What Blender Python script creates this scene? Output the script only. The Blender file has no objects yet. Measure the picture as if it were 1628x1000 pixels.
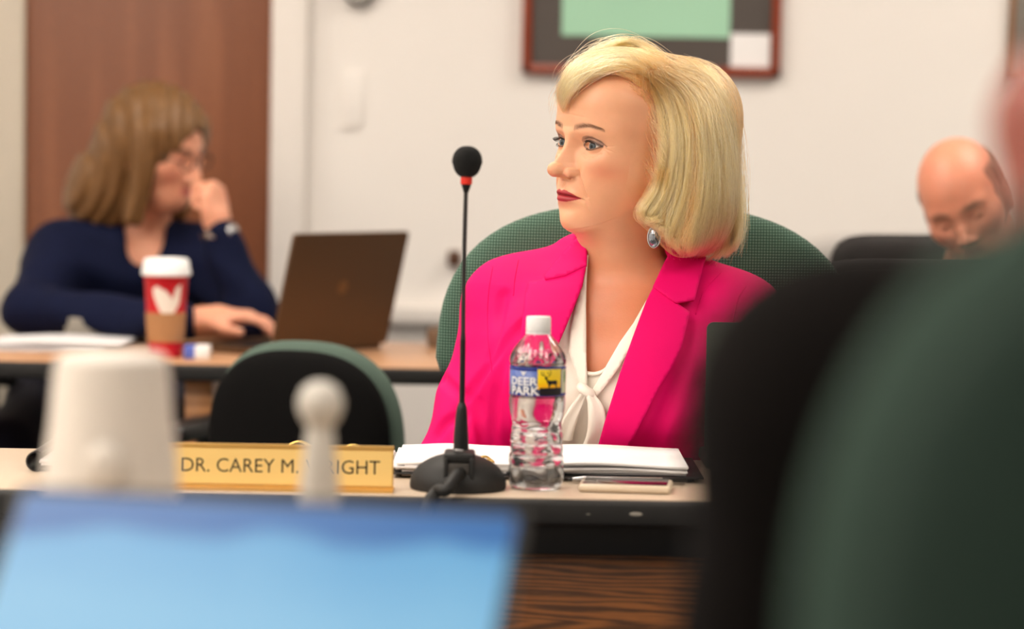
import bpy, bmesh, math, random
import numpy as np
from mathutils import Vector, Matrix
from mathutils.geometry import delaunay_2d_cdt
random.seed(7); RNG = np.random.default_rng(11)
S = bpy.context.scene
COL = S.collection
PI = math.pi
# ------------------------------------------------------------------ camera
FPX = 4400.0; CX, CY = 814.0, 500.0
CAM = np.array([0.0, 0.0, 1.15])
PITCH = math.atan(279/FPX); ROLL = math.radians(1.0)
fw = np.array([0, math.cos(PITCH), -math.sin(PITCH)])
up0 = np.array([0, math.sin(PITCH), math.cos(PITCH)]); rt0 = np.array([1.0, 0, 0])
RT = rt0*math.cos(ROLL) + up0*math.sin(ROLL)
UP = -rt0*math.sin(ROLL) + up0*math.cos(ROLL)
def ray(px, py):
    return fw + RT*((px-CX)/FPX) + UP*((CY-py)/FPX)
def P(px, py, Y):
    d = ray(px, py); return CAM + d*((Y-CAM[1])/d[1])
def PZ(px, py, z):
    d = ray(px, py); return CAM + d*((z-CAM[2])/d[2])
def PX(p):
    v = np.asarray(p)-CAM; w = v@fw
    return CX + FPX*(v@RT)/w, CY - FPX*(v@UP)/w
cd = bpy.data.cameras.new('camera'); cam = bpy.data.objects.new('camera', cd); COL.objects.link(cam)
cd.sensor_width = 36.0; cd.lens = FPX/1628*36
M4 = Matrix(((RT[0], UP[0], -fw[0], CAM[0]), (RT[1], UP[1], -fw[1], CAM[1]), (RT[2], UP[2], -fw[2], CAM[2]), (0, 0, 0, 1)))
cam.matrix_world = M4
cd.clip_start = 0.05; cd.clip_end = 60
cd.dof.use_dof = True; cd.dof.focus_distance = 3.57; cd.dof.aperture_fstop = 2.8
S.camera = cam
# ------------------------------------------------------------------ materials
def lin(c):
    c = np.array(c, float)/255
    return tuple(np.where(c <= .04045, c/12.92, ((c+.055)/1.055)**2.4)) + (1.0,)
MATS = {}
def mat(name, rgb, rough=.5, metal=0., var=.06, vscale=30, bump=0., bscale=200, spec=.5, sheen=0., coat=0., emit=None, estr=0., trans=0., ior=1.45, sss=0.):
    """principled material with a procedural tone variation and bump"""
    m = bpy.data.materials.new(name); m.use_nodes = True; MATS[name] = m
    nt = m.node_tree; b = nt.nodes['Principled BSDF']
    c = lin(rgb)
    tc = nt.nodes.new('ShaderNodeTexCoord')
    if var > 0:
        n = nt.nodes.new('ShaderNodeTexNoise'); n.inputs['Scale'].default_value = vscale; n.inputs['Detail'].default_value = 4
        nt.links.new(tc.outputs['Object'], n.inputs['Vector'])
        mx = nt.nodes.new('ShaderNodeMix'); mx.data_type = 'RGBA'
        mx.inputs['A'].default_value = tuple(v*(1-var) for v in c[:3])+(1,)
        mx.inputs['B'].default_value = tuple(min(1, v*(1+var)) for v in c[:3])+(1,)
        nt.links.new(n.outputs['Fac'], mx.inputs['Factor'])
        nt.links.new(mx.outputs['Result'], b.inputs['Base Color'])
    else:
        b.inputs['Base Color'].default_value = c
    b.inputs['Roughness'].default_value = rough; b.inputs['Metallic'].default_value = metal
    b.inputs['Specular IOR Level'].default_value = spec
    b.inputs['IOR'].default_value = ior
    if sheen: b.inputs['Sheen Weight'].default_value = sheen
    if coat: b.inputs['Coat Weight'].default_value = coat
    if trans: b.inputs['Transmission Weight'].default_value = trans
    if emit: b.inputs['Emission Color'].default_value = lin(emit); b.inputs['Emission Strength'].default_value = estr
    if sss:
        b.inputs['Subsurface Weight'].default_value = sss; b.inputs['Subsurface Radius'].default_value = (1, .35, .2); b.inputs['Subsurface Scale'].default_value = .006
    if bump:
        n2 = nt.nodes.new('ShaderNodeTexNoise'); n2.inputs['Scale'].default_value = bscale; n2.inputs['Detail'].default_value = 3
        nt.links.new(tc.outputs['Object'], n2.inputs['Vector'])
        bp = nt.nodes.new('ShaderNodeBump'); bp.inputs['Strength'].default_value = bump; bp.inputs['Distance'].default_value = .002
        nt.links.new(n2.outputs['Fac'], bp.inputs['Height']); nt.links.new(bp.outputs['Normal'], b.inputs['Normal'])
    return m
def wood(name, c1, c2, scale=(1, 1, 1), rot=(0, 0, 0), wscale=6, dist=6, rough=.45, det=3, coat=0., off=(0, 0, 0), rdir='X', dsc=1.2):
    m = bpy.data.materials.new(name); m.use_nodes = True; nt = m.node_tree; b = nt.nodes['Principled BSDF']
    tc = nt.nodes.new('ShaderNodeTexCoord'); mp = nt.nodes.new('ShaderNodeMapping')
    mp.inputs['Scale'].default_value = scale; mp.inputs['Rotation'].default_value = rot; mp.inputs['Location'].default_value = off
    nt.links.new(tc.outputs['Object'], mp.inputs['Vector'])
    w = nt.nodes.new('ShaderNodeTexWave'); w.wave_type = 'RINGS'; w.rings_direction = rdir; w.inputs['Scale'].default_value = wscale
    w.inputs['Distortion'].default_value = dist; w.inputs['Detail'].default_value = det; w.inputs['Detail Scale'].default_value = dsc
    nt.links.new(mp.outputs['Vector'], w.inputs['Vector'])
    n = nt.nodes.new('ShaderNodeTexNoise'); n.inputs['Scale'].default_value = 9; n.inputs['Detail'].default_value = 6
    mp2 = nt.nodes.new('ShaderNodeMapping'); mp2.inputs['Scale'].default_value = tuple(s*v for s, v in zip(scale, (4, 4, 20)))
    nt.links.new(tc.outputs['Object'], mp2.inputs['Vector']); nt.links.new(mp2.outputs['Vector'], n.inputs['Vector'])
    ad = nt.nodes.new('ShaderNodeMix'); ad.inputs['Factor'].default_value = .4
    nt.links.new(w.outputs['Fac'], ad.inputs['A']); nt.links.new(n.outputs['Fac'], ad.inputs['B'])
    cr = nt.nodes.new('ShaderNodeValToRGB'); cr.color_ramp.elements[0].position = .2; cr.color_ramp.elements[1].position = .8
    cr.color_ramp.elements[0].color = lin(c1); cr.color_ramp.elements[1].color = lin(c2)
    nt.links.new(ad.outputs['Result'], cr.inputs['Fac']); nt.links.new(cr.outputs['Color'], b.inputs['Base Color'])
    b.inputs['Roughness'].default_value = rough
    if coat: b.inputs['Coat Weight'].default_value = coat
    return m
def dotted(name, c1, c2, pitch=.0065):
    """woven upholstery with a regular grid of pale dots"""
    m = bpy.data.materials.new(name); m.use_nodes = True; nt = m.node_tree; b = nt.nodes['Principled BSDF']
    tc = nt.nodes.new('ShaderNodeTexCoord'); sp = nt.nodes.new('ShaderNodeSeparateXYZ'); nt.links.new(tc.outputs['Object'], sp.inputs[0])
    def mth(op, a, bb=None):
        n = nt.nodes.new('ShaderNodeMath'); n.operation = op
        for i, v in enumerate((a, bb)):
            if v is None: continue
            if isinstance(v, (int, float)): n.inputs[i].default_value = v
            else: nt.links.new(v, n.inputs[i])
        return n.outputs[0]
    k = 2*PI/pitch
    a = mth('SINE', mth('MULTIPLY', mth('ADD', sp.outputs['X'], sp.outputs['Z']), k*.7))
    c = mth('SINE', mth('MULTIPLY', mth('SUBTRACT', sp.outputs['X'], sp.outputs['Z']), k*.7))
    d = mth('MULTIPLY', a, c)
    cr = nt.nodes.new('ShaderNodeValToRGB'); cr.color_ramp.elements[0].position = .2; cr.color_ramp.elements[1].position = .75
    cr.color_ramp.elements[0].color = lin(c1); cr.color_ramp.elements[1].color = lin(c2)
    nt.links.new(d, cr.inputs['Fac']); nt.links.new(cr.outputs['Color'], b.inputs['Base Color'])
    bp = nt.nodes.new('ShaderNodeBump'); bp.inputs['Strength'].default_value = .3; bp.inputs['Distance'].default_value = .001
    nt.links.new(d, bp.inputs['Height']); nt.links.new(bp.outputs['Normal'], b.inputs['Normal'])
    b.inputs['Roughness'].default_value = .9; b.inputs['Specular IOR Level'].default_value = .2; b.inputs['Sheen Weight'].default_value = .15
    return m
# ------------------------------------------------------------------ mesh tools
def ident(v): return v
class MB:
    def __init__(s): s.v = []; s.f = []
    def add(s, v, f):
        o = len(s.v); s.v.extend([tuple(map(float, p)) for p in v]); s.f.extend([tuple(i+o for i in q) for q in f]); return s
    def box(s, c, d, bev=0., seg=2, rot=None):
        bm = bmesh.new(); bmesh.ops.create_cube(bm, size=1)
        bmesh.ops.scale(bm, vec=Vector(d), verts=bm.verts)
        if bev: bmesh.ops.bevel(bm, geom=bm.edges[:], offset=bev, segments=seg, profile=.5, affect='EDGES')
        if rot is not None: bmesh.ops.transform(bm, matrix=rot.to_4x4(), verts=bm.verts)
        bm.verts.index_update()
        r = s.add([v.co + Vector(c) for v in bm.verts], [[v.index for v in f.verts] for f in bm.faces]); bm.free(); return r
    def lathe(s, prof, n=32, c=(0, 0, 0), cap0=True, cap1=True, M=None):
        v = []; f = []
        for r, z in prof:
            for k in range(n):
                a = 2*PI*k/n; p = Vector((r*math.cos(a), r*math.sin(a), z))
                if M is not None: p = M @ p
                v.append(p + Vector(c))
        for i in range(len(prof)-1):
            for k in range(n):
                k2 = (k+1) % n; f.append((i*n+k, i*n+k2, (i+1)*n+k2, (i+1)*n+k))
        if cap0: f.append(tuple(reversed(range(n))))
        if cap1: f.append(tuple((len(prof)-1)*n+k for k in range(n)))
        return s.add(v, f)
    def tube(s, pts, rad, n=10, flat=1.0, caps=True):
        pts = [Vector(p) for p in pts]; m = len(pts)
        rad = [rad]*m if isinstance(rad, (int, float)) else list(rad)
        v = []; f = []; nrm = None
        for i in range(m):
            t = (pts[min(i+1, m-1)]-pts[max(i-1, 0)]).normalized()
            if nrm is None:
                nrm = t.orthogonal().normalized() if abs(t.z) > .9 else (Vector((0, 0, 1))-t*t.z).normalized()
            nrm = (nrm - t*nrm.dot(t)).normalized(); bn = t.cross(nrm)
            for k in range(n):
                a = 2*PI*k/n; v.append(pts[i]+(nrm*math.cos(a)*flat+bn*math.sin(a))*rad[i])
        for i in range(m-1):
            for k in range(n):
                k2 = (k+1) % n; f.append((i*n+k, i*n+k2, (i+1)*n+k2, (i+1)*n+k))
        if caps: f.append(tuple(reversed(range(n)))); f.append(tuple((m-1)*n+k for k in range(n)))
        return s.add(v, f)
    def prism(s, outl, h, M=None):
        """outline in xy extruded h along z"""
        n = len(outl); M = M or Matrix()
        v = [M @ Vector((x, y, 0)) for x, y in outl]+[M @ Vector((x, y, h)) for x, y in outl]
        f = [tuple(reversed(range(n))), tuple(range(n, 2*n))]+[(i, (i+1) % n, n+(i+1) % n, n+i) for i in range(n)]
        return s.add(v, f)
    def sphere(s, c, r, nu=24, nv=14, sc=(1, 1, 1)):
        prof = [(max(1e-5, r*math.sin(PI*i/nv)), -r*math.cos(PI*i/nv)) for i in range(nv+1)]
        return s.lathe(prof, nu, c, M=Matrix.Diagonal(Vector(sc)))
def spline(pts, n):
    """Catmull-Rom through pts, n samples"""
    p = np.array(pts, float); m = len(p); q = np.vstack([2*p[0]-p[1], p, 2*p[-1]-p[-2]])
    t = np.linspace(0, m-1-1e-9, n); i = t.astype(int); u = (t-i)[:, None]
    a, b, c, d = q[i], q[i+1], q[i+2], q[i+3]
    return .5*((2*b)+(-a+c)*u+(2*a-5*b+4*c-d)*u*u+(-a+3*b-3*c+d)*u**3)
def link_mesh(name, me, m, parent=None, smooth=True, angle=40):
    if smooth:
        me.polygons.foreach_set('use_smooth', np.ones(len(me.polygons), bool))
        if angle < 180: me.set_sharp_from_angle(angle=math.radians(angle))
    if m is not None: me.materials.append(m)
    o = bpy.data.objects.new(name, me); COL.objects.link(o)
    if parent is not None: attach(o, parent)
    return o
def wm(o):
    return (wm(o.parent) @ o.matrix_parent_inverse @ o.matrix_basis) if o.parent else o.matrix_basis.copy()
def attach(o, parent):
    o.parent = parent; o.matrix_parent_inverse = wm(parent).inverted()
def obj(name, mb, m, parent=None, smooth=True, angle=40):
    me = bpy.data.meshes.new(name); me.from_pydata(mb.v, [], mb.f)
    bm = bmesh.new(); bm.from_mesh(me); bmesh.ops.recalc_face_normals(bm, faces=bm.faces); bm.to_mesh(me); bm.free()
    return link_mesh(name, me, m, parent, smooth, angle)
def obj_np(name, v, f, m, parent=None, smooth=True, angle=180):
    me = bpy.data.meshes.new(name); me.from_pydata(np.asarray(v).tolist(), [], np.asarray(f).tolist())
    return link_mesh(name, me, m, parent, smooth, angle)
def tag(o, label, cat, group=None, kind=None):
    o['label'] = label; o['category'] = cat
    if group: o['group'] = group
    if kind: o['kind'] = kind
    return o
def thing(name, label, cat, loc=(0, 0, 0), rotz=0., group=None):
    o = bpy.data.objects.new(name, None); o.empty_display_size = .05; COL.objects.link(o)
    o.location = Vector([float(x) for x in loc]); o.rotation_euler = (0, 0, rotz)
    return tag(o, label, cat, group)
def struct(name, mb, m, parent=None, **k):
    o = obj(name, mb, m, parent, **k)
    if parent is None: o['kind'] = 'structure'
    return o
def dup(root, loc, rotz, label, group=None):
    r = root.copy(); COL.objects.link(r); r.location = Vector(loc); r.rotation_euler = (0, 0, rotz); r['label'] = label
    if group: r['group'] = group
    for ch in list(root.children):
        c = ch.copy(); COL.objects.link(c); c.parent = r
        for g in list(ch.children):
            d = g.copy(); COL.objects.link(d); d.parent = c
    return r
def text_mesh(txt, size, extrude=.0004, offset=0., spacing=1.0, xscale=1.0):
    """verts (x right, y up) and faces of built-in-font lettering, origin at its left baseline"""
    cu = bpy.data.curves.new('lettering', 'FONT'); cu.body = txt; cu.size = size; cu.extrude = extrude; cu.offset = offset; cu.space_character = spacing
    cu.resolution_u = 3
    o = bpy.data.objects.new('lettering_source', cu); COL.objects.link(o)
    dg = bpy.context.evaluated_depsgraph_get(); me = bpy.data.meshes.new_from_object(o.evaluated_get(dg))
    v = np.array([p.co[:] for p in me.vertices]); f = [tuple(p.vertices) for p in me.polygons]
    bpy.data.objects.remove(o); bpy.data.curves.remove(cu); bpy.data.meshes.remove(me)
    v[:, 0] *= xscale
    return v, f
# ------------------------------------------------------------------ implicit surfaces
def surf_nets(F, org, h):
    """naive surface nets: F<0 inside. Returns verts, quads."""
    nx, ny, nz = F.shape; ins = F < 0
    c = np.zeros((nx-1, ny-1, nz-1), int)
    for a in (0, 1):
        for b in (0, 1):
            for d in (0, 1): c += ins[a:nx-1+a, b:ny-1+b, d:nz-1+d]
    act = (c > 0) & (c < 8); idx = -np.ones(act.shape, int); cells = np.argwhere(act); idx[act] = np.arange(len(cells))
    acc = np.zeros((len(cells), 3)); cnt = np.zeros(len(cells))
    corners = [(a, b, d) for a in (0, 1) for b in (0, 1) for d in (0, 1)]
    i, j, k = cells.T
    val = {q: F[i+q[0], j+q[1], k+q[2]] for q in corners}
    for p in corners:
        for ax in range(3):
            if p[ax]: continue
            q = list(p); q[ax] = 1; q = tuple(q); A, B = val[p], val[q]; m = (A < 0) != (B < 0)
            t = np.where(m, A/np.where(A-B == 0, 1, A-B), 0)
            pt = np.tile(np.array(p, float), (len(cells), 1)); pt[:, ax] = t
            acc[m] += pt[m]; cnt[m] += 1
    V = org + h*(cells + acc/cnt[:, None])
    Q = []
    for ax in range(3):
        u, w = (ax+1) % 3, (ax+2) % 3
        sl0 = [slice(None)]*3; sl1 = [slice(None)]*3; sl0[ax] = slice(0, -1); sl1[ax] = slice(1, None)
        A = ins[tuple(sl0)]; B = ins[tuple(sl1)]; e = np.argwhere(A != B)
        e = e[(e[:, u] > 0) & (e[:, w] > 0) & (e[:, u] < F.shape[u]-1) & (e[:, w] < F.shape[w]-1)]
        fl = A[tuple(e.T)]
        def g(du, dw):
            x = e.copy(); x[:, u] += du; x[:, w] += dw; return idx[tuple(x.T)]
        q = np.stack([g(-1, -1), g(0, -1), g(0, 0), g(-1, 0)], 1)
        q[~fl] = q[~fl][:, ::-1]; Q.append(q)
    return V, np.vstack(Q)
def grid(lo, hi, h):
    lo = np.array(lo, float); hi = np.array(hi, float); n = np.ceil((hi-lo)/h).astype(int)+1
    ax = [(lo[i]+h*np.arange(n[i])).astype(np.float32) for i in range(3)]
    return np.stack(np.meshgrid(*ax, indexing='ij'), -1), lo
def smin(a, b, k):
    h = np.maximum(k-np.abs(a-b), 0)/k; return np.minimum(a, b)-h*h*k*.25
def smax(a, b, k): return -smin(-a, -b, k)
def cone(p, a, b, ra, rb):
    """capsule from a to b with radii ra, rb"""
    a = np.asarray(a, np.float32); b = np.asarray(b, np.float32); ab = b-a
    t = np.clip(((p-a)@ab)/(ab@ab), 0, 1); d = p-a-t[..., None]*ab
    return np.sqrt((d*d).sum(-1))-(ra+(rb-ra)*t)
def ell(p, c, r, R=None):
    q = p-np.asarray(c, np.float32)
    if R is not None: q = q @ np.asarray(R, np.float32)
    r = np.asarray(r, np.float32); k0 = np.sqrt(((q/r)**2).sum(-1)); k1 = np.sqrt(((q/(r*r))**2).sum(-1))
    return k0*(k0-1)/np.maximum(k1, 1e-6)
def mesh_sdf(fn, lo, hi, h, smooth_it=1):
    G, o = grid(lo, hi, h); F = fn(G).astype(np.float64); V, Q = surf_nets(F, o, h)
    return V, Q
def march(fn, px, py, Y0, Y1=None, it=60):
    """distance-march camera rays at pixels against fn; returns points"""
    d = np.array([ray(a, b) for a, b in zip(px, py)]); d /= np.linalg.norm(d, axis=1)[:, None]
    t = np.full(len(d), Y0-0.0)/d[:, 1]
    for _ in range(it):
        t = t+np.clip(fn((CAM+d*t[:, None]).astype(np.float32)), -.03, .03)*.8
    return CAM+d*t[:, None]
# ------------------------------------------------------------------ palette
m_wall = mat('wall_paint', (240, 235, 230), .75, bump=.08, bscale=350, var=.015, vscale=3)
m_ceil = mat('ceiling_tile', (236, 234, 230), .9, bump=.3, bscale=120)
m_floor = mat('carpet', (92, 92, 98), .95, bump=.5, bscale=500, var=.2, vscale=160)
m_trimw = mat('white_trim', (232, 226, 220), .5, var=.02)
m_beige = mat('beige_trim', (200, 190, 174), .5, var=.03)
m_door = wood('door_veneer', (124, 72, 44), (164, 104, 70), (5, 5, .35), (0, 0, 0), 2.2, 3, .4)
m_black = mat('black_plastic', (12, 12, 12), .42, bump=.1, bscale=900)
m_softblack = mat('black_rubber', (22, 21, 20), .6, bump=.1, bscale=700)
m_top = mat('beige_laminate', (196, 176, 154), .32, var=.08, vscale=260, spec=.5)
m_walnut = wood('walnut_laminate', (70, 40, 17), (132, 80, 36), (.07, 1, 1), (0, 0, 0), 52, 13, .4, 4, off=(.004, 0, -.585), rdir='Y', dsc=1.1)
m_oak = wood('orange_oak', (150, 96, 52), (190, 132, 80), (1, 1, 6), (0, 0, 0), 4, 3, .35)
m_green = dotted('green_upholstery', (50, 80, 66), (124, 156, 138), .0056)
m_greenb = mat('green_back_fabric', (34, 50, 43), .85, bump=.3, bscale=900, sheen=.05)
m_gold = mat('gold_anodised', (236, 190, 108), .38, metal=.75, var=.03, vscale=8)
m_goldf = mat('gold_face', (244, 206, 128), .5, metal=.35, var=.04, vscale=5)
m_ink = mat('dark_brown_ink', (34, 24, 16), .6)
m_paper = mat('paper', (244, 242, 242), .8, var=.02)
m_paperb = mat('paper_edges', (226, 224, 226), .85, var=.12, vscale=900)
m_binder = mat('black_vinyl', (22, 22, 24), .4, bump=.2, bscale=500)
m_brass = mat('brass_ring', (222, 190, 110), .22, metal=1., var=.02)
m_chrome = mat('steel', (190, 190, 192), .2, metal=1., var=.02)
m_redring = mat('red_plastic', (226, 50, 34), .4)
m_foam = mat('black_foam', (16, 16, 16), .95, bump=.9, bscale=900)
m_cream = mat('cream_plastic', (206, 200, 192), .38, var=.02)
m_white = mat('white_plastic', (240, 240, 240), .35, var=.01)
m_cupred = mat('red_card', (196, 18, 34), .5)
m_cupwhite = mat('white_card', (240, 228, 216), .55)
m_kraft = mat('kraft_sleeve', (176, 128, 86), .8, bump=.3, bscale=250)
m_brownlap = mat('bronze_aluminium', (92, 66, 42), .42, metal=.35, var=.03, vscale=6)
m_emblem = mat('bronze_emblem', (128, 92, 56), .3, metal=.5)
m_grey = mat('grey_board', (148, 142, 132), .7)
m_bluecard = mat('blue_card', (84, 104, 190), .5)
m_frame = mat('cherry_frame', (142, 58, 30), .35, var=.15, vscale=25, coat=.2)
m_mat = mat('charcoal_mount', (84, 77, 73), .35, var=.03)
m_print = mat('pale_green_print', (166, 214, 184), .6, var=.05, vscale=2)
m_brownframe = mat('brown_frame', (148, 112, 84), .5, var=.1)
m_case = mat('clear_case', (214, 196, 172), .25, var=.05)
m_glassblk = mat('phone_glass', (18, 16, 18), .05, var=0)
# ------------------------------------------------------------------ room
WY = 6.3
def wall_px(px, py, Y=WY): return P(px, py, Y)
struct('floor', MB().box((0, 2, -.05), (9, 9.2, .1)), m_floor)
struct('ceiling', MB().box((0, 2, 2.75), (9, 9.2, .1)), m_ceil)
struct('wall_back', MB().box((0, WY+.06, 1.35), (9, .12, 2.9)), m_wall)
struct('wall_left', MB().box((-4.06, 2, 1.35), (.12, 9.2, 2.9)), m_wall)
struct('wall_right', MB().box((4.06, 2, 1.35), (.12, 9.2, 2.9)), m_wall)
struct('wall_front', MB().box((0, -2.06, 1.35), (9, .12, 2.9)), m_wall)
xl = wall_px(45, 300)[0]; xr = wall_px(433, 250)[0]
door = struct('door_1', MB().box(((xl+xr)/2, WY-.02, 1.06), (xr-xl, .05, 2.12), .003), m_door)
struct('trim_1', MB().box((xr+.04, WY-.03, 1.08), (.08, .07, 2.16), .006), m_trimw)
struct('trim_2', MB().box((xl-.055, WY-.03, 1.08), (.11, .07, 2.16), .006), m_beige)
struct('trim_3', MB().box(((xl+xr)/2, WY-.03, 2.2), (xr-xl+.3, .07, .09), .006), m_trimw)
zr0 = P(665, 514, WY-.02)[2]; zr1 = P(665, 487, WY-.02)[2]
struct('trim_4', MB().box(((xr+.08+4)/2, WY-.02, (zr0+zr1)/2), (4-xr-.08, .04, zr1-zr0), .004), m_trimw)
struct('baseboard_back', MB().box(((xr+.08+4)/2, WY-.01, .05), (4-xr-.08, .02, .1), .003), m_softblack)
# ------------------------------------------------------------------ ceiling lights (in the room, above the frame)
m_diff = mat('light_diffuser', (255, 250, 242), .6, var=0, emit=(255, 244, 230), estr=9.)
m_tray = mat('white_enamel', (235, 235, 235), .4)
k = 0
def troffer(x, y, label):
    t = thing('ceiling_light', label, 'ceiling light', (x, y, 2.70), 0, 'recessed ceiling lights')
    f = MB()
    for sx in (-1, 1): f.box((x+sx*.61, y, 2.685), (.03, 1.25, .03), .003); f.box((x, y+sx*.61, 2.685), (1.25, .03, .03), .003)
    obj('frame', f, m_tray, t); obj('diffuser', MB().box((x, y, 2.69), (1.19, 1.19, .012)), m_diff, t)
for lx, ly, ll in ((-2.9, .3, 'square ceiling light over the left front corner of the room'), (-1.3, .5, 'square ceiling light over the front laptop'),
                   (-2.9, 1.9, 'square ceiling light by the left wall'), (-1.3, 2.1, 'square ceiling light left of the microphone'), (-2.6, 3.9, 'square ceiling light left of the woman in navy'),
                   (-.6, 4.4, 'square ceiling light above the rear table'), (1.7, 4.9, 'square ceiling light above the balding man'), (1.5, 1.6, 'square ceiling light at the right of the pink-blazered woman')):
    troffer(lx, ly, ll)
# ------------------------------------------------------------------ pictures and fittings on the back wall
def picture(name, label, x0, x1, y0, y1, fwid, m_f, parts, Y=WY):
    a = P(x0, y1, Y-.02); b = P(x1, y1, Y-.02); z0 = a[2]; z1 = P(x0, y0, Y-.02)[2]; xa, xb = a[0], b[0]
    t = thing(name, label, 'picture', ((xa+xb)/2, Y-.002, z0))
    f = MB()
    f.box(((xa+xb)/2, Y-.016, z0+fwid/2), (xb-xa, .03, fwid), .004); f.box(((xa+xb)/2, Y-.016, z1-fwid/2), (xb-xa, .03, fwid), .004)
    f.box((xa+fwid/2, Y-.016, (z0+z1)/2), (fwid, .03, z1-z0), .004); f.box((xb-fwid/2, Y-.016, (z0+z1)/2), (fwid, .03, z1-z0), .004)
    obj('frame', f, m_f, t)
    return t, xa, xb, z0, z1
t, xa, xb, z0, z1 = picture('framed_print', 'cherry-framed print with pale green sheet on a charcoal mount, above the blonde woman', 829, 1240, -330, 116, .021, m_frame, None)
obj('mount', MB().box(((xa+xb)/2, WY-.01, (z0+z1)/2), (xb-xa-.03, .012, z1-z0-.03)), m_mat, t)
pa = P(893, 56, WY-.017); pb = P(1160, 56, WY-.017)
obj('print', MB().box(((pa[0]+pb[0])/2, WY-.017, pa[2]+.17), (pb[0]-pa[0], .003, .34)), m_print, t)['label'] = 'pale green printed sheet'
pa = P(1161, 106, WY-.018); pb = P(1225, 54, WY-.018)
obj('caption_card', MB().box(((pa[0]+pb[0])/2, WY-.018, (pa[2]+pb[2])/2), (pb[0]-pa[0], .003, pb[2]-pa[2])), m_paper, t)['label'] = 'small white caption card in the corner'
t, xa, xb, z0, z1 = picture('framed_picture', 'brown-framed picture at the right edge of the back wall', 1604, 1900, -200, 127, .016, m_brownframe, None)
obj('mount', MB().box(((xa+xb)/2, WY-.01, (z0+z1)/2), (xb-xa-.02, .012, z1-z0-.02)), m_grey, t)
c = P(562, 155, WY-.008)
t = thing('wall_switch', 'faint white wall plate on the back wall beside the door casing', 'switch plate', (c[0], WY, c[2]-.07))
obj('body', MB().box((c[0], WY-.003, c[2]), (.05, .006, .12), .003), m_wall, t); obj('lower_lip', MB().box((c[0]-.006, WY-.005, c[2]-.064), (.04, .008, .014), .003), m_trimw, t)
c = P(570, -16, WY-.03)
t = thing('wall_clock', 'dark round clock at the top of the back wall, mostly out of frame', 'clock', (c[0], WY, c[2]))
Rx = Matrix.Rotation(PI/2, 3, 'X')
obj('case', MB().lathe([(.03, 0), (.034, .01), (.034, .03), (.028, .036)], 32, (c[0], WY, c[2]), M=Rx), m_softblack, t)
obj('dial', MB().lathe([(.026, .036), (.026, .038)], 32, (c[0], WY, c[2]), M=Rx), m_cream, t)
c = P(722, 411, WY-.02)
tag(obj('wall_hook', MB().box((c[0], WY-.012, c[2]), (.03, .024, .036), .006).tube([(c[0], WY-.01, c[2]+.01), (c[0], WY-.05, c[2]-.01), (c[0], WY-.05, c[2]+.012)], .006), mat('brown_metal', (96, 66, 50), .5)), 'small brown hook on the back wall beside the green chair top', 'hook')
# ------------------------------------------------------------------ front table
TZ = .74
TY0, TY1 = 3.15, 3.56
t = thing('conference_table', 'long conference table with beige top, black edge and walnut front panel before the pink-blazered woman', 'table', (.3, 3.4, 0))
obj('tabletop', MB().box((.35, (TY0+TY1)/2+.004, TZ-.014), (2.5, TY1-TY0-.008, .028), .002), m_top, t)
e = MB(); e.box((.35, TY0, TZ-.016), (2.5, .016, .03), .006, 3); e.box((.35, TY1, TZ-.016), (2.5, .016, .03), .006, 3)
obj('edge_band', e, m_softblack, t)
obj('shade_strip', MB().box((.35, TY0+.045, TZ-.05), (2.44, .03, .04), .003), m_black, t)  # black strip added to stand for the shadow gap under the tabletop edge
xp = P(28, 860, TY0+.06)[0]
obj('front_panel', MB().box(((xp+1.55)/2, TY0+.06, .37), (1.55-xp, .018, .62), .002), m_walnut, t)
for sx in (xp+.05, 1.5):
    g = MB().box((sx, 3.4, .36), (.045, .06, .68), .006); g.box((sx, 3.38, .02), (.06, .34, .04), .01); obj('leg', g, m_black, t)
for px in (935, 1011):
    c = P(px, 817.5, TY0-.008)
    obj('edge_oval', MB().sphere((c[0], TY0-.006, c[2]), .0085 if px > 1000 else .007, 20, 8, (1.5, .3, .45)), m_grey, t)  # small flattened grey ovals on the black edge band
# ------------------------------------------------------------------ nameplate
yb = 3.184
A = PZ(264, 781, TZ); B = PZ(624.5, 786.5, TZ); xa, xb = P(264, 780, yb)[0], P(625, 786, yb)[0]
H = .0525
t = thing('nameplate', 'gold desk nameplate standing at the front table edge', 'nameplate', ((xa+xb)/2, yb, TZ))
prof = [(-.012, 0), (-.012, .003), (-.004, .003), (-.004, .006), (-.001, .006), (.004, H-.004), (.002, H-.004), (.002, H), (.0075, H), (.0075, H-.006), (.003, .004), (.03, .003), (.03, 0)]
Mx = Matrix(((0, 0, 1, xa), (1, 0, 0, yb), (0, 1, 0, TZ), (0, 0, 0, 1)))
obj('holder', MB().prism(prof, xb-xa, Mx), m_gold, t, angle=20)
th = math.atan2(.005, H-.01)
def on_plate(u, v, d):  # u along, v up the sloped face, d toward camera
    return (xa+u, yb-.0012+v*math.sin(th)-d*math.cos(th), TZ+.0065+v*math.cos(th)+d*math.sin(th))
pl = MB(); q = [(0.0015, 0), (xb-xa-.0015, 0), (xb-xa-.0015, H-.012), (.0015, H-.012)]
pl.add([on_plate(u, v, .0002) for u, v in q]+[on_plate(u, v, .0014) for u, v in q], [(3, 2, 1, 0), (4, 5, 6, 7), (0, 1, 5, 4), (1, 2, 6, 5), (2, 3, 7, 6), (3, 0, 4, 7)])
fp = obj('face_plate', pl, m_goldf, t)
v, f = text_mesh('DR. CAREY M. WRIGHT', .0215, .0002, -.0001, 1.0)
L0 = P(289, 752, yb)[0]-xa; L1 = P(604, 760, yb)[0]-xa
v[:, 0] = (v[:, 0]-v[:, 0].min())/(v[:, 0].max()-v[:, 0].min())*(L1-L0)+L0
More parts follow.
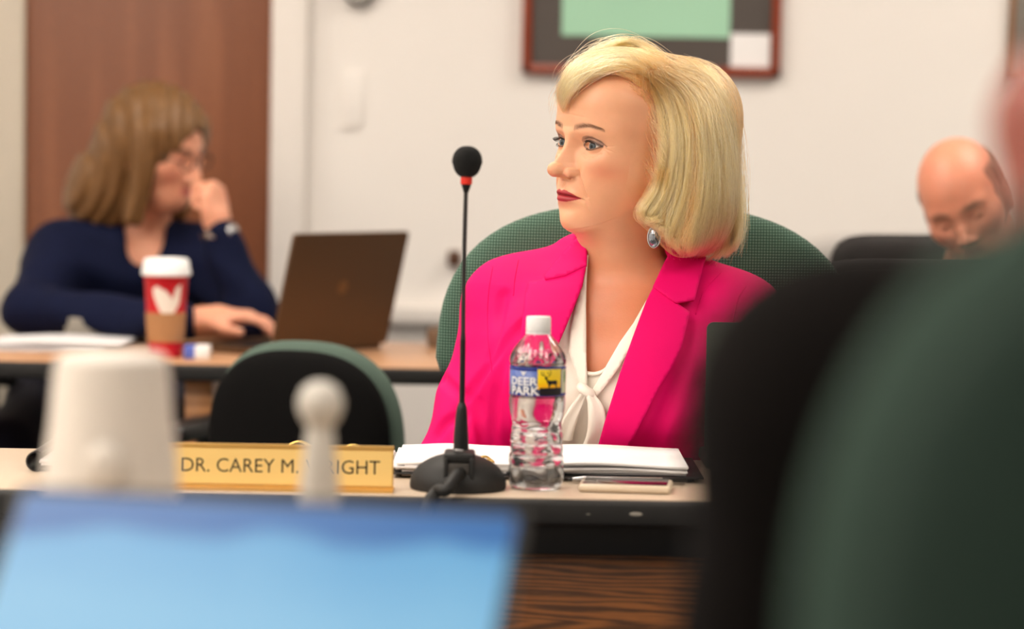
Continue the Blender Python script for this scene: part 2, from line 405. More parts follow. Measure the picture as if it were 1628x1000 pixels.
vh = v[:, 1].max()-v[:, 1].min(); v[:, 1] = v[:, 1]/v[:, 1].max()*.0158
obj('lettering', MB().add([on_plate(a, b+.0135, .0016+c) for a, b, c in v], f), m_ink, fp, smooth=False)
# ------------------------------------------------------------------ microphone
c = np.array(PZ(728, 786, TZ)); c[1] += .055; c[0] = P(728, 780, c[1])[0]
t = thing('gooseneck_microphone', 'black gooseneck desk microphone with round foam head and red ring', 'microphone', (c[0], c[1], TZ))
R = .0565
prof = [(R*.97, 0), (R, .002), (R, .006)]+[(R*math.cos(a), .006+.036*math.sin(a)) for a in np.linspace(.12, 1.35, 10)]+[(.004, .0415)]
base = obj('base', MB().lathe(prof, 48, (c[0], c[1], TZ)), m_softblack, t)
obj('base_collar', MB().box((c[0]+.0015, c[1]-.02, TZ+.0405), (.036, .055, .011), .003).box((c[0]-.0135, c[1]-.044, TZ+.021), (.005, .014, .04), .0015).box((c[0]+.0165, c[1]-.044, TZ+.021), (.005, .014, .04), .0015), m_softblack, t)
obj('socket', MB().box((c[0]+.001, c[1]-.043, TZ+.022), (.026, .012, .026), .002), mat('dark_socket', (58, 54, 50), .5), t)
def stem_pt(px, py): return P(px, py, c[1])
pts = [stem_pt(733, 722), stem_pt(733, 690), stem_pt(734, 655), stem_pt(734.5, 640)]
obj('boot', MB().tube(spline(pts, 16), np.interp(np.linspace(0, 1, 16), [0, .3, .8, 1], [.0093, .0088, .0058, .004]), 20), m_black, t)
obj('screw', MB().tube([(c[0]+.001-.005, c[1]-.046, TZ+.049), (c[0]+.001+.005, c[1]-.046, TZ+.049)], .0022, 10), m_chrome, t)
pts = spline([stem_pt(734.5, 642), stem_pt(736, 540)], 60)
rr = [.0033+(.0004 if i % 2 else 0) for i in range(60)]
obj('flexible_neck', MB().tube(pts, rr, 12), m_black, t)
pts = spline([stem_pt(736, 541), stem_pt(737.5, 430), stem_pt(740, 330), stem_pt(741.3, 288)], 24)
obj('stem', MB().tube(pts, [.0035]+[.0028]*4+[.0026]*19, 12), mat('satin_black_metal', (60, 58, 58), .35, metal=.6), t)
d = (Vector(stem_pt(742.5, 262))-Vector(stem_pt(741, 300))).normalized(); q = d.to_track_quat('Z', 'Y').to_matrix()
b = Vector(stem_pt(740.8, 306))
obj('head_socket', MB().lathe([(.0028, 0), (.0055, .008), (.006, .012)], 20, b, M=q), m_black, t)
obj('light_ring', MB().lathe([(.0064, .0095), (.0068, .0105), (.0068, .0185), (.0064, .0195)], 24, b, M=q), m_redring, t)
obj('foam_windscreen', MB().lathe([(max(1e-4, .0172*math.sin(a)**.85*(1.03 if a > 1.4 else .98)), .0355-.0187*math.cos(a)) for a in np.linspace(.38, PI, 18)], 32, b, M=q), m_foam, t)
pts = spline([(c[0]+.004, c[1]-.046, TZ+.024), (c[0]-.002, c[1]-.066, TZ+.021), (c[0]-.012, c[1]-.09, TZ+.009), (c[0]-.024, TY0-.004, TZ+.0055), (c[0]-.036, TY0-.03, TZ-.03), (c[0]-.04, TY0-.034, TZ-.2), (c[0]-.05, TY0-.03, TZ-.45)], 40)
cb = obj('cable', MB().tube(pts, [.0068+(.0006 if (i % 2 and i < 12) else 0) for i in range(40)], 14), m_softblack, t)
# ------------------------------------------------------------------ water bottle
c = PZ(853, 781, TZ); bx, by = c[0], c[1]+.030
bx = P(853, 700, by)[0]
t = thing('water_bottle', 'clear plastic water bottle with blue label standing before the pink-blazered woman', 'bottle', (bx, by, TZ))
kk = 1/1352.
hw = [(0, .8*41), (1.5, 39), (6, 41.8), (20, 43.4), (34, 42.8), (37, 40.6), (40, 43.2), (52, 43.2), (55, 40.2), (58, 42.8), (70, 42.6), (73, 39.6), (76, 42), (86, 41.6), (90, 38.6), (94, 40), (104, 38.4), (112, 39.8), (124, 43), (134, 44.6), (142, 44.8), (147, 44), (150, 43.6), (196, 43.6), (199, 44.6), (206, 44), (212, 42), (222, 37), (232, 30), (240, 23.5), (247, 18.6), (251, 17.6), (256, 17.4)]
pts = spline([(a*kk, w*kk) for a, w in hw], 110)
M_pet = bpy.data.materials.new('clear_pet'); M_pet.use_nodes = True
bb = M_pet.node_tree.nodes['Principled BSDF']; bb.inputs['Transmission Weight'].default_value = 1; bb.inputs['Roughness'].default_value = .02; bb.inputs['IOR'].default_value = 1.57; bb.inputs['Base Color'].default_value = (.98, .99, 1, 1)
def ribbed(prof, n, c, amp):
    v = []; f = []
    for z, r in prof:
        for kx in range(n):
            a = 2*PI*kx/n; w = 0
            if z < .098: w = amp*math.cos(6*a+z*60)*math.sin(PI*min(1, z/.098))
            elif z > .148 and z < .178: w = amp*.9*math.cos(10*a)*math.sin(PI*(z-.148)/.03)
            elif z < .112: w = 0
            v.append((c[0]+(r+w)*math.cos(a), c[1]+(r+w)*math.sin(a), c[2]+z))
    m = len(prof)
    for i in range(m-1):
        for kx in range(n): f.append((i*n+kx, i*n+(kx+1) % n, (i+1)*n+(kx+1) % n, (i+1)*n+kx))
    return v, f, n, m
v, f, n, m = ribbed(pts, 96, (bx, by, TZ+.0004), .0016)
f.append(tuple(reversed(range(n))))
wp = [(z+.0012, r-.0005) for z, r in pts if z < .160]; v3, f3, n3, m3 = ribbed(wp, 96, (bx, by, TZ+.0004), .0013)
f3 += [tuple(reversed(range(n3))), tuple(range((m3-1)*n3, m3*n3))]
me = bpy.data.meshes.new('water'); me.from_pydata(v3, [], f3); wat_me = me
prof2 = [(z+(.0006 if i == 0 else 0), r-.0009) for i, (z, r) in enumerate(pts)]
v2, f2, _, _ = ribbed(prof2, 96, (bx, by, TZ+.0004), .0011)
mb = MB(); mb.add(v, f); mb.add(v2, [tuple(reversed(q)) for q in f2]+[tuple(range(n))])
o = len(v); mb.f += [((m-1)*n+kx, (m-1)*n+(kx+1) % n, o+(m-1)*n+(kx+1) % n, o+(m-1)*n+kx) for kx in range(n)]
me = bpy.data.meshes.new('bottle_body'); me.from_pydata(mb.v, [], mb.f); link_mesh('body', me, M_pet, t, angle=180)
m_water = bpy.data.materials.new('water'); m_water.use_nodes = True
bb = m_water.node_tree.nodes['Principled BSDF']; bb.inputs['Transmission Weight'].default_value = 1; bb.inputs['Roughness'].default_value = 0; bb.inputs['IOR'].default_value = 1.33
link_mesh('water', wat_me, m_water, t, angle=60)
cap = MB().lathe([(.0005, 250*kk), (19.3*kk, 250*kk), (19.8*kk, 251*kk), (19.6*kk, 272*kk), (18.6*kk, 274*kk), (.0005, 274*kk)], 60, (bx, by, TZ))
for i, vv in enumerate(cap.v):
    kx = i % 60; r = math.hypot(vv[0]-bx, vv[1]-by)
    if r > .014 and kx % 2: cap.v[i] = (bx+(vv[0]-bx)*.975, by+(vv[1]-by)*.975, vv[2])
obj('cap', cap, m_white, t); obj('neck_ring', MB().lathe([(18*kk, 246*kk), (20*kk, 246.5*kk), (20*kk, 249*kk), (18*kk, 249.5*kk)], 40, (bx, by, TZ)), m_white, t)
# label wrapped round the bottle; angle 0 faces the camera
LR = 44.3*kk; z0l, z1l = 150*kk, 195.5*kk
def wrap(u, z, d=0.):  # u metres along the surface from the camera-facing line
    a = u/LR; return (bx+(LR+d)*math.sin(a), by-(LR+d)*math.cos(a), TZ+z)
def wrap_rect(u0, u1, za, zb, d, nu=30):
    v = []; f = []
    for dd in (d, d+.00012):
        for z in (za, zb):
            for i in range(nu+1): v.append(wrap(u0+(u1-u0)*i/nu, z, dd))
    m = nu+1
    for i in range(nu): f += [(i, i+1, m+i+1, m+i), (2*m+i, 3*m+i, 3*m+i+1, 2*m+i+1), (i, 2*m+i, 2*m+i+1, i+1), (m+i, m+i+1, 3*m+i+1, 3*m+i)]
    f += [(0, m, 3*m, 2*m), (m-1, 3*m-1, 4*m-1, 2*m-1)]
    return MB().add(v, f)
def poly_wrap(poly, d, sx=1.):
    """2-D polygon (u,z) triangulated densely and wrapped"""
    pts = [Vector(p) for p in poly]; n = len(pts)
    r = delaunay_2d_cdt(pts, [], [list(range(n))], 1, 1e-7)
    return MB().add([wrap(p.x, p.y, d) for p in r[0]], [tuple(q) for q in r[2]])
def grad_mat(name, stops, axis='Z', lo=0., hi=1.):
    m = bpy.data.materials.new(name); m.use_nodes = True; nt = m.node_tree; b = nt.nodes['Principled BSDF']
    tc = nt.nodes.new('ShaderNodeTexCoord'); sp = nt.nodes.new('ShaderNodeSeparateXYZ'); nt.links.new(tc.outputs['Object'], sp.inputs[0])
    mr = nt.nodes.new('ShaderNodeMapRange'); mr.inputs['From Min'].default_value = lo; mr.inputs['From Max'].default_value = hi
    nt.links.new(sp.outputs[axis], mr.inputs['Value']); cr = nt.nodes.new('ShaderNodeValToRGB')
    el = cr.color_ramp.elements
    while len(el) < len(stops): el.new(.5)
    for e_, (p_, c_) in zip(el, stops): e_.position = p_; e_.color = lin(c_)
    nt.links.new(mr.outputs['Result'], cr.inputs['Fac']); nt.links.new(cr.outputs['Color'], b.inputs['Base Color']); b.inputs['Roughness'].default_value = .35
    return m
m_lblue = grad_mat('label_blue', [(0, (34, 50, 104)), (.4, (104, 124, 180)), (1, (58, 84, 164))], 'Z', TZ+z0l, TZ+z1l)
m_lnavy = mat('label_navy', (20, 44, 140), .35); m_lyel = grad_mat('label_sunset', [(0, (255, 188, 10)), (.3, (255, 216, 10)), (1, (255, 224, 60))], 'Z', TZ+z0l+.012, TZ+z1l-.003)
m_ldark = mat('label_dark', (26, 22, 28), .4); m_lwhite = mat('label_white', (238, 238, 240), .4); m_lpale = mat('label_pale', (214, 218, 190), .4)
lab = obj('label', wrap_rect(-PI*LR*.999, PI*LR*.999, z0l, z1l, 0, 90), m_lblue, t, angle=180)
mb = wrap_rect(-PI*LR*.999, PI*LR*.999, z1l-.0036, z1l, .0002, 90); o2 = wrap_rect(-PI*LR*.999, PI*LR*.999, z0l, z0l+.0034, .0002, 90); mb.add(o2.v, o2.f)
obj('border', mb, m_lnavy, lab, angle=180)
U = lambda px: LR*math.asin(max(-.99, min(.99, (px-853)*kk/LR)))
Z = lambda py: (781.5-py)*kk
obj('sunset_panel', wrap_rect(U(852.5), U(889), Z(620), Z(588), .0003), m_lyel, lab)
obj('hill_panel', wrap_rect(U(856), U(889), Z(629.5), Z(617.5), .0004), m_ldark, lab)
obj('side_panel', wrap_rect(U(890.5), U(890.5)+.022, Z(627), Z(589), .0003), m_lpale, lab)
obj('emblem', poly_wrap([(U(893)+.0055*math.cos(a)*.55+.003, Z(601)+.0075*math.sin(a)) for a in np.linspace(0, 2*PI, 24, endpoint=False)], .0006), mat('label_green', (120, 160, 110), .4), lab)
deer = [(863.4, 601.5), (864.6, 600.2), (866.4, 600.6), (867.6, 602), (868.4, 604.8), (870.5, 605.8), (875, 606.2), (880, 605.4), (882.6, 606.6), (883.2, 609.4), (882.3, 612.4), (882.6, 618.5), (881.2, 618.5), (880.6, 613), (877.5, 611.8), (874, 612), (872, 614), (871.2, 618.5), (869.8, 618.5), (869.6, 612.5), (867.2, 608), (865.9, 604.6), (863.6, 603)]
obj('deer_silhouette', poly_wrap([(U(a), Z(b)) for a, b in deer], .0007), m_ldark, lab)
an = MB()
for pl_ in ([(866, 600.8), (863.5, 598), (859.5, 597.5), (857.6, 594), (858.6, 591)], [(867, 600.8), (870.5, 599), (872.6, 596), (873, 592), (871, 589.8)], [(861, 597.8), (861, 594.4), (862.4, 592)], [(872, 597), (869.2, 594.6), (867.4, 592.2)]):
    an.tube(spline([wrap(U(a), Z(b), .0008) for a, b in pl_], 14), .00028, 6)
obj('antlers', an, m_ldark, lab)
bird = [(826, 591.4), (829, 593.2), (830.5, 592.4), (832, 593.2), (835, 591.4), (833.5, 595), (831.6, 597), (830.4, 600), (829.2, 597), (827.4, 595)]
obj('bird_mark', poly_wrap([(U(a), Z(b)) for a, b in bird], .0006), m_lwhite, lab)
def label_word(txt, x0, x1, yb_, yt, name='lettering', d=.0006):
    v, f = text_mesh(txt, 1., 0, .022)
    v[:, 0] = (v[:, 0]-v[:, 0].min())/np.ptp(v[:, 0]); v[:, 1] = (v[:, 1]-v[:, 1].min())/np.ptp(v[:, 1])
    u0, u1 = U(x0), U(x1)
    return obj(name, MB().add([wrap(u0+(u1-u0)*a, Z(yb_)+(Z(yt)-Z(yb_))*b, d) for a, b, _ in v], f), m_lwhite, lab, smooth=False)
label_word('DEER', 813.2, 853, 614.2, 601.5); label_word('PARK', 813.6, 856.5, 629.5, 615.8)
# ------------------------------------------------------------------ binders and papers
def stack(name, x0, x1, y0, y1, z0, h, m1, parent=None, wob=.0015, seed=0, skew=0.):
    """a slightly uneven stack of sheets with visible layers"""
    r = np.random.default_rng(seed); mb = MB(); n = max(3, int(h/.0022)); nx = 14
    for i in range(n):
        za = z0+h*i/n; zb = z0+h*(i+1)/n-.0002; a0 = x0+r.normal()*wob; a1 = x1+r.normal()*wob; b0 = y0+r.normal()*wob; b1 = y1
        v = []
        for z in (za, zb):
            for j in range(nx+1):
                u = j/nx; dz = skew*math.sin(PI*u)*(i+1)/n+.0005*math.sin(9*u+i)
                v += [(a0+(a1-a0)*u, b0+.001*math.sin(5*u+i*2), z+dz), (a0+(a1-a0)*u, b1, z+dz)]
        m = 2*(nx+1); f = []
        for j in range(nx):
            q = 2*j; f += [(q, q+1, q+3, q+2), (m+q, m+q+2, m+q+3, m+q+1), (q, q+2, m+q+2, m+q), (q+1, m+q+1, m+q+3, q+3)]
        f += [(0, m, m+1, 1), (2*nx, 2*nx+1, m+2*nx+1, m+2*nx)]
        mb.add(v, f)
    return obj(name, mb, m1, parent, angle=30)
def ring(mb, c, r, a0=0, a1=PI, t_=.0011, ax='x', n=20):
    pts = [(c[0]+r*math.cos(a), c[1], c[2]+r*math.sin(a)) for a in np.linspace(a0, a1, n)]
    return mb.tube(pts, t_, 8)
yb0 = 3.315
x0, x1 = P(42, 740, yb0)[0], P(621, 740, yb0)[0]
t = thing('ring_binder', 'open black ring binder with brass rings lying behind the gold nameplate', 'binder', ((x0+x1)/2, yb0+.1, TZ))
obj('cover', MB().box(((x0+x1)/2+.004, yb0+.1, TZ+.0024), (x1-x0-.02, .2, .0035), .001), m_binder, t)
sp = MB()
prof = [(.013*math.cos(a), .0125+.0125*math.sin(a)) for a in np.linspace(PI*.35, PI*1.75, 16)]+[(.0108*math.cos(a), .0125+.0108*math.sin(a)) for a in np.linspace(PI*1.75, PI*.35, 16)]
sp.prism(prof, .2, Matrix(((1, 0, 0, x0+.012), (0, 0, 1, yb0), (0, 1, 0, TZ), (0, 0, 0, 1))))
obj('spine', sp, m_binder, t)
stack('page_block', x0+.016, (x0+x1)/2+.055, yb0+.004, yb0+.2, TZ+.0075, .0065, m_paperb, t, seed=1, skew=.001)
stack('page_block', (x0+x1)/2+.062, x1-.004, yb0+.004, yb0+.2, TZ+.0045, .007, m_paperb, t, seed=2, skew=.002)
for px, r_ in ((476, .0175), (562, .0185)):
    cc = P(px, 718, yb0+.03); rb = MB(); ring(rb, (cc[0], yb0+.03, P(px, 707, yb0+.03)[2]-r_+(.004 if px < 500 else 0)), r_); ring(rb, (cc[0]-.002, yb0+.036, P(px, 707, yb0+.03)[2]-r_-.001+(.004 if px < 500 else 0)), r_)
    obj('ring', rb, m_brass, t)
x0, x1 = P(624, 750, yb0)[0], P(1118, 750, yb0)[0]
t = thing('document_binder', 'black binder of loose white pages in front of the pink blazer', 'binder', ((x0+x1)/2, yb0+.1, TZ))
obj('cover', MB().box(((x0+x1)/2, yb0+.1, TZ+.0062), (x1-x0, .21, .002), .0008).box(((x0+x1)/2, yb0+.11, TZ+.0014), (x1-x0-.02, .2, .0024), .001), m_binder, t)
stack('page_block', x0+.005, P(815, 750, yb0)[0], yb0+.003, yb0+.2, TZ+.0074, .0115, m_paper, t, seed=3, skew=.002, wob=.003)
stack('page_block', P(800, 750, yb0)[0]+.012, x1-.02, yb0+.001, yb0+.2, TZ+.0074, .0120, m_paper, t, seed=4, skew=.0035, wob=.003)
stack('lower_pages', x0+.012, x1-.05, yb0+.004, yb0+.19, TZ+.0028, .0022, m_paperb, t, seed=5)
cc = P(770, 732, yb0+.02); rb = MB(); ring(rb, (cc[0], yb0+.02, cc[2]-.004), .0088, 0, PI*1.0, .0014); ring(rb, (cc[0]+.006, yb0+.014, cc[2]-.004), .006, 0, PI*2, .0013)
obj('ring', rb, m_brass, t)
# phone and pens
c0 = PZ(922, 775, TZ); c1 = PZ(1068, 782, TZ)
t = thing('mobile_phone', 'phone in a pale case lying flat beside the water bottle', 'phone', ((c0[0]+c1[0])/2, 3.245, TZ))
Rz = Matrix.Rotation(math.radians(-6), 3, 'Z'); cc = ((c0[0]+c1[0])/2, 3.238, TZ)
obj('case', MB().box((cc[0], cc[1], TZ+.0052), (.108, .07, .0098), .0045, 3, rot=Rz), m_case, t)
obj('screen', MB().box((cc[0], cc[1], TZ+.0103), (.099, .06, .0012), .0005, rot=Rz), m_glassblk, t)
t = thing('ballpoint_pen', 'silver pen with black clip lying along the black binder edge', 'pen', (P(990, 770, 3.292)[0], 3.292, TZ))
pa = np.array(P(902, 772, 3.292)); pb = np.array(P(1088, 770, 3.292)); pa[2] = pb[2] = TZ+.005
obj('barrel', MB().tube([pa+(.006, 0, 0), pa+(.02, 0, 0), pb], [.002, .0042, .0042], 14), m_chrome, t)
obj('tip', MB().tube([pa, pa+(.006, 0, 0)], [.0006, .002], 10), m_black, t)
obj('clip', MB().box((pb[0]-.012, 3.2865, TZ+.007), (.03, .003, .006), .001), m_black, t)
# dark laptop lid standing at the right, half hidden by the person in black
xa, xb = P(1122, 600, 3.47)[0], P(1122, 600, 3.47)[0]+.33; zt_ = P(1125, 512, 3.47)[2]
t = thing('dark_laptop', 'dark grey laptop lid on the conference table, half hidden by the person in black', 'laptop', ((xa+xb)/2, 3.45, TZ))
m_dkgrey = mat('dark_grey_metal', (74, 82, 76), .45, metal=.2)
hl_z = zt_-TZ
M_ = Matrix(((1, 0, 0, (xa+xb)/2), (0, 0, -1, 3.475), (0, 1, 0, TZ+hl_z/2+.008), (0, 0, 0, 1)))
def rr_out(w, h, r, n=6):
    o = []
    for cx, cy, a0 in ((w/2-r, h/2-r, 0), (-w/2+r, h/2-r, PI/2), (-w/2+r, -h/2+r, PI), (w/2-r, -h/2+r, 1.5*PI)):
        o += [(cx+r*math.cos(a0+PI/2*i/n), cy+r*math.sin(a0+PI/2*i/n)) for i in range(n+1)]
    return o
obj('lid', MB().prism(rr_out(.33, hl_z-.016, .009), .006, M_), m_dkgrey, t)
obj('base', MB().box(((xa+xb)/2, 3.45+.115, TZ+.009), (.33, .22, .016), .004), m_dkgrey, t)
obj('foot', MB().box(((xa+xb)/2, 3.47, TZ+.006), (.3, .012, .012), .003), m_softblack, t)
# ------------------------------------------------------------------ near table with laptop and white vessels
t = thing('near_table', 'beige-topped table under the front laptop, below the picture edge', 'table', (-.3, 1.75, 0))
obj('tabletop', MB().box((-.3, 1.78, TZ-.014), (2.2, .96, .028), .006), m_top, t)
for sx in (-1.3, .7): obj('leg', MB().box((sx, 1.78, .356), (.05, .7, .712), .006), m_black, t)
hx, hy, hz = -.1815, 1.548, .7615; ph, thr = math.radians(12.5), math.radians(42.6); LW, LH = .328, .225
r_ = Vector((math.cos(ph), -math.sin(ph), 0)); b_ = Vector((math.sin(ph), math.cos(ph), 0)); u_ = b_*math.sin(thr)+Vector((0, 0, 1))*math.cos(thr); n_ = r_.cross(u_)
t = thing('front_laptop', 'open laptop with glowing pale blue screen at the bottom of the view', 'laptop', (hx, hy, TZ))
def basis(o, x, y, z): return Matrix(((x[0], y[0], z[0], o[0]), (x[1], y[1], z[1], o[1]), (x[2], y[2], z[2], o[2]), (0, 0, 0, 1)))
def rr_out(w, h, r, n=6):
    o = []
    for cx, cy, a0 in ((w/2-r, h/2-r, 0), (-w/2+r, h/2-r, PI/2), (-w/2+r, -h/2+r, PI), (w/2-r, -h/2+r, 1.5*PI)):
        o += [(cx+r*math.cos(a0+PI/2*i/n), cy+r*math.sin(a0+PI/2*i/n)) for i in range(n+1)]
    return o
hv = Vector((hx, hy, hz))
lid = obj('lid', MB().prism(rr_out(LW, LH, .008), .006, basis(hv+u_*LH/2-n_*.0065, r_, u_, n_)), m_black, t)
def screen_mat(name, stops, strength, lo, hi, blobs=True):
    m = bpy.data.materials.new(name); m.use_nodes = True; nt = m.node_tree; b = nt.nodes['Principled BSDF']
    tc = nt.nodes.new('ShaderNodeTexCoord'); sp = nt.nodes.new('ShaderNodeSeparateXYZ'); nt.links.new(tc.outputs['Object'], sp.inputs[0])
    n = nt.nodes.new('ShaderNodeTexNoise'); n.inputs['Scale'].default_value = 9; nt.links.new(tc.outputs['Object'], n.inputs['Vector'])
    mr = nt.nodes.new('ShaderNodeMapRange'); mr.inputs['From Min'].default_value = lo; mr.inputs['From Max'].default_value = hi; nt.links.new(sp.outputs['Z'], mr.inputs['Value'])
    ad = nt.nodes.new('ShaderNodeMath'); ad.operation = 'MULTIPLY_ADD'; ad.inputs[1].default_value = .25; nt.links.new(n.outputs['Fac'], ad.inputs[0]); nt.links.new(mr.outputs['Result'], ad.inputs[2])
    cr = nt.nodes.new('ShaderNodeValToRGB'); el = cr.color_ramp.elements
    while len(el) < len(stops): el.new(.5)
    for e_, (p_, c_) in zip(el, stops): e_.position = p_; e_.color = lin(c_)
    nt.links.new(ad.outputs[0], cr.inputs['Fac']); b.inputs['Base Color'].default_value = (.01, .01, .01, 1); b.inputs['Roughness'].default_value = .3
    nt.links.new(cr.outputs['Color'], b.inputs['Emission Color']); b.inputs['Emission Strength'].default_value = strength
    return m
zt = (hv+u_*LH).z
m_scr = screen_mat('blue_screen', [(0, (124, 188, 222)), (.75, (120, 184, 220)), (.97, (92, 166, 212)), (1.1, (16, 104, 172))], .95, hv.z, zt)
obj('screen', MB().prism(rr_out(LW-.012, LH-.014, .003), .0008, basis(hv+u_*(LH/2+.001), r_, u_, n_)), m_scr, t)
kb = hv-b_*.12; kb.z = TZ+.009
obj('base', MB().prism(rr_out(LW, .235, .01), .014, basis(Vector((kb.x, kb.y, TZ+.002)), r_, b_, Vector((0, 0, 1)))), m_grey, t)
obj('keyboard', MB().prism(rr_out(LW-.04, .11, .004), .0012, basis(Vector((kb.x, kb.y, TZ+.016))+b_*.04, r_, b_, Vector((0, 0, 1)))), m_black, t)
obj('hinge', MB().tube([hv-r_*.13-Vector((0, 0, .003)), hv+r_*.13-Vector((0, 0, .003))], .006, 12), m_black, t)
# white carafe
cy_ = 2.02; c = P(178, 575, cy_); ztop = c[2]; s_ = 1/(FPX/cy_)
t = thing('white_carafe', 'large out-of-focus white carafe between the front laptop and the nameplate', 'carafe', (c[0], cy_, TZ))
hts = [(TZ+.001, .050), (TZ+.004, .053), (TZ+.06, .0535), (TZ+.12, .0515), (TZ+.17, .0485), (ztop-.04, .0445), (ztop-.012, .0425), (ztop-.002, .041)]
obj('body', MB().lathe([(r, z-TZ) for z, r in hts], 48, (c[0], cy_, TZ)), m_cream, t)
obj('lid', MB().lathe([(.0405, 0), (.0405, .006), (.036, .010), (.004, .011)], 40, (c[0], cy_, ztop-.004)), m_cream, t)
kn = P(165, 745, cy_-.052)
obj('front_bump', MB().sphere((kn[0], cy_-.05, kn[2]), .014, 24, 12, (1, .4, 1.25)), m_cream, t)  # rounded cream bump on the camera side of the carafe
c = P(510, 605, 2.1)
t = thing('slim_white_bottle', 'out-of-focus slim white bottle with a round knob top in front of the nameplate', 'bottle', (c[0], 2.1, TZ))
zt = c[2]-TZ
m_dimwhite = mat('dim_white_plastic', (188, 184, 176), .45, var=.02)
obj('knob', MB().lathe([(.0005, 0), (.008, .0005), (.0135, .006), (.0175, .016), (.0175, .022), (.014, .031), (.007, .036), (.0005, .037)], 32, (c[0], 2.1, TZ+zt-.037)), m_dimwhite, t)
obj('body', MB().lathe([(.019, 0), (.0205, .003), (.0205, .06), (.0185, .09), (.0155, zt-.085), (.0125, zt-.06), (.0105, zt-.04), (.0095, zt-.036)], 32, (c[0], 2.1, TZ+.0005)), m_dimwhite, t)
# ------------------------------------------------------------------ office chairs (local front is -Y)
def pillow(a, hu, hl, zc, tf, tb, eu=2.8, el=5., bend=.5, y0=0., nr=16, na=96, taper=0., puff=3.):
    v = []; f = []
    def outl(ph):
        c, s = math.cos(ph), math.sin(ph); h, e = (hu, eu) if s >= 0 else (hl, el)
        r = (abs(c/a)**e+abs(s/h)**e)**(-1/e); x, z = r*c, r*s
        return x*(1-taper*(z/hu if z > 0 else 0)), z
    for side in (-1, 1):
        for i in range(nr+1):
            rho = math.sin(PI/2*i/nr); t = (tf if side < 0 else tb)*max(0, 1-rho**puff)**.5
            for k in range(na):
                x, z = outl(2*PI*k/na); x *= rho; z *= rho
                v.append((x, y0+side*t-bend*x*x, zc+z))
    m = (nr+1)*na
    for sd in (0, 1):
        for i in range(nr):
            for k in range(na):
                k2 = (k+1) % na; q = (sd*m+i*na+k, sd*m+i*na+k2, sd*m+(i+1)*na+k2, sd*m+(i+1)*na+k)
                f.append(q if sd else q[::-1])
    mb = MB(); mb.add(v, f); return mb
def weld(o, d=1e-5):
    bm = bmesh.new(); bm.from_mesh(o.data); bmesh.ops.remove_doubles(bm, verts=bm.verts, dist=d); bmesh.ops.recalc_face_normals(bm, faces=bm.faces); bm.to_mesh(o.data); bm.free(); return o
def office_chair(label, dz=0., top=1.06, a=.285, hu=.22, low=.815, high=True, backm=None, fab=None, sq=2.8, arms=True, name='office_chair', tfr=.055):
    backm = backm or m_greenb; fab = fab or m_green
    t = thing(name, label, 'chair')
    weld(obj('seat', pillow(.25, .24, .24, 0, .04, .03, 4, 4, 0), fab, t, angle=180))
    s = t.children[0]; s.data.transform(Matrix.Translation((0, -.22, .44+dz)) @ Matrix.Rotation(PI/2, 4, 'X'))
    weld(obj('backrest', pillow(a, hu, top-hu-low, top-hu, tfr, .035, sq, 6, .35, .03, taper=.03), fab, t, angle=180))
    if high: weld(obj('lumbar_cushion', pillow(a+.003, (low-.5-dz)/2, (low-.5-dz)/2, (low+.5+dz)/2, .055, .04, 6, 4, .35, .02), fab, t, angle=180))
    weld(obj('back_shell', pillow(a*.93, hu*.92, top-hu-(.47+dz), top-hu, .01, .028, sq, 5, .35, .062), backm, t, angle=180))
    g = MB().tube(spline([(0, .06, .6+dz), (0, .085, .5+dz), (0, .06, .42+dz), (0, -.05, .4+dz)], 14), .022, 10, 1.6); obj('back_bracket', g, m_black, t)
    if arms:
        for sx in (-1, 1):
            ar = MB().tube(spline([(sx*.2, -.2, .4+dz), (sx*.285, -.2, .42+dz), (sx*.3, -.2, .55+dz), (sx*.3, -.22, .625+dz)], 16), .016, 10)
            ar.box((sx*.3, -.2, .64+dz), (.07, .26, .03), .012, 3); obj('armrest', ar, m_black, t)
    obj('column', MB().lathe([(.028, .1), (.028, .25), (.02, .25), (.02, .41+dz)], 20, (0, -.2, 0)), m_black, t)
    b = MB().lathe([(.05, .08), (.05, .13), (.03, .14)], 20, (0, -.2, 0))
    for k in range(5):
        an = 2*PI*k/5+.3; b.tube([(.03*math.cos(an), -.2+.03*math.sin(an), .11), (.29*math.cos(an), -.2+.29*math.sin(an), .075)], [.026, .016], 8)
    obj('base', b, m_black, t)
    for k in range(5):
        an = 2*PI*k/5+.3; c = (.29*math.cos(an), -.2+.29*math.sin(an), .031)
        obj('caster', MB().lathe([(.012, -.02), (.03, -.018), (.03, .018), (.012, .02)], 18, c, M=Matrix.Rotation(PI/2, 3, 'X')), m_black, t)
    return t
CHG = 'green office chairs'
ch = office_chair('green dotted high-backed chair behind the blonde woman in pink', top=1.062, a=.295)
ch.location = (P(1030, 400, 3.86)[0], 3.86, 0); ch.rotation_euler.z = math.radians(-4)
m_green2 = mat('dark_green_fabric', (46, 68, 58), .85, bump=.3, bscale=900); m_green3 = mat('deep_green_fabric', (26, 48, 39), .85, bump=.3, bscale=900)
ch2 = office_chair('large blurred dark green chair nearest the camera at right', dz=.05, top=1.170, a=.272, hu=.2, low=.88, arms=False, fab=m_green2, backm=m_green3)
ch2.location = (.368, .935, 0); ch2.rotation_euler.z = PI
m_green4 = mat('grey_green_fabric', (78, 96, 86), .85, bump=.3, bscale=900); m_shell = mat('matt_black_shell', (9, 8, 8), .85, spec=.15)
ch3 = office_chair('green chair with black rear shell, seen from behind before the rear table', top=.818, a=.172, hu=.17, low=.6, high=False, backm=m_shell, fab=m_green4, sq=2.6, tfr=.035)
ch3.location = (P(497, 600, 4.5)[0], 4.5, 0); ch3.rotation_euler.z = math.radians(160)
m_dkchair = mat('black_leather', (26, 20, 19), .6, bump=.2, bscale=300)
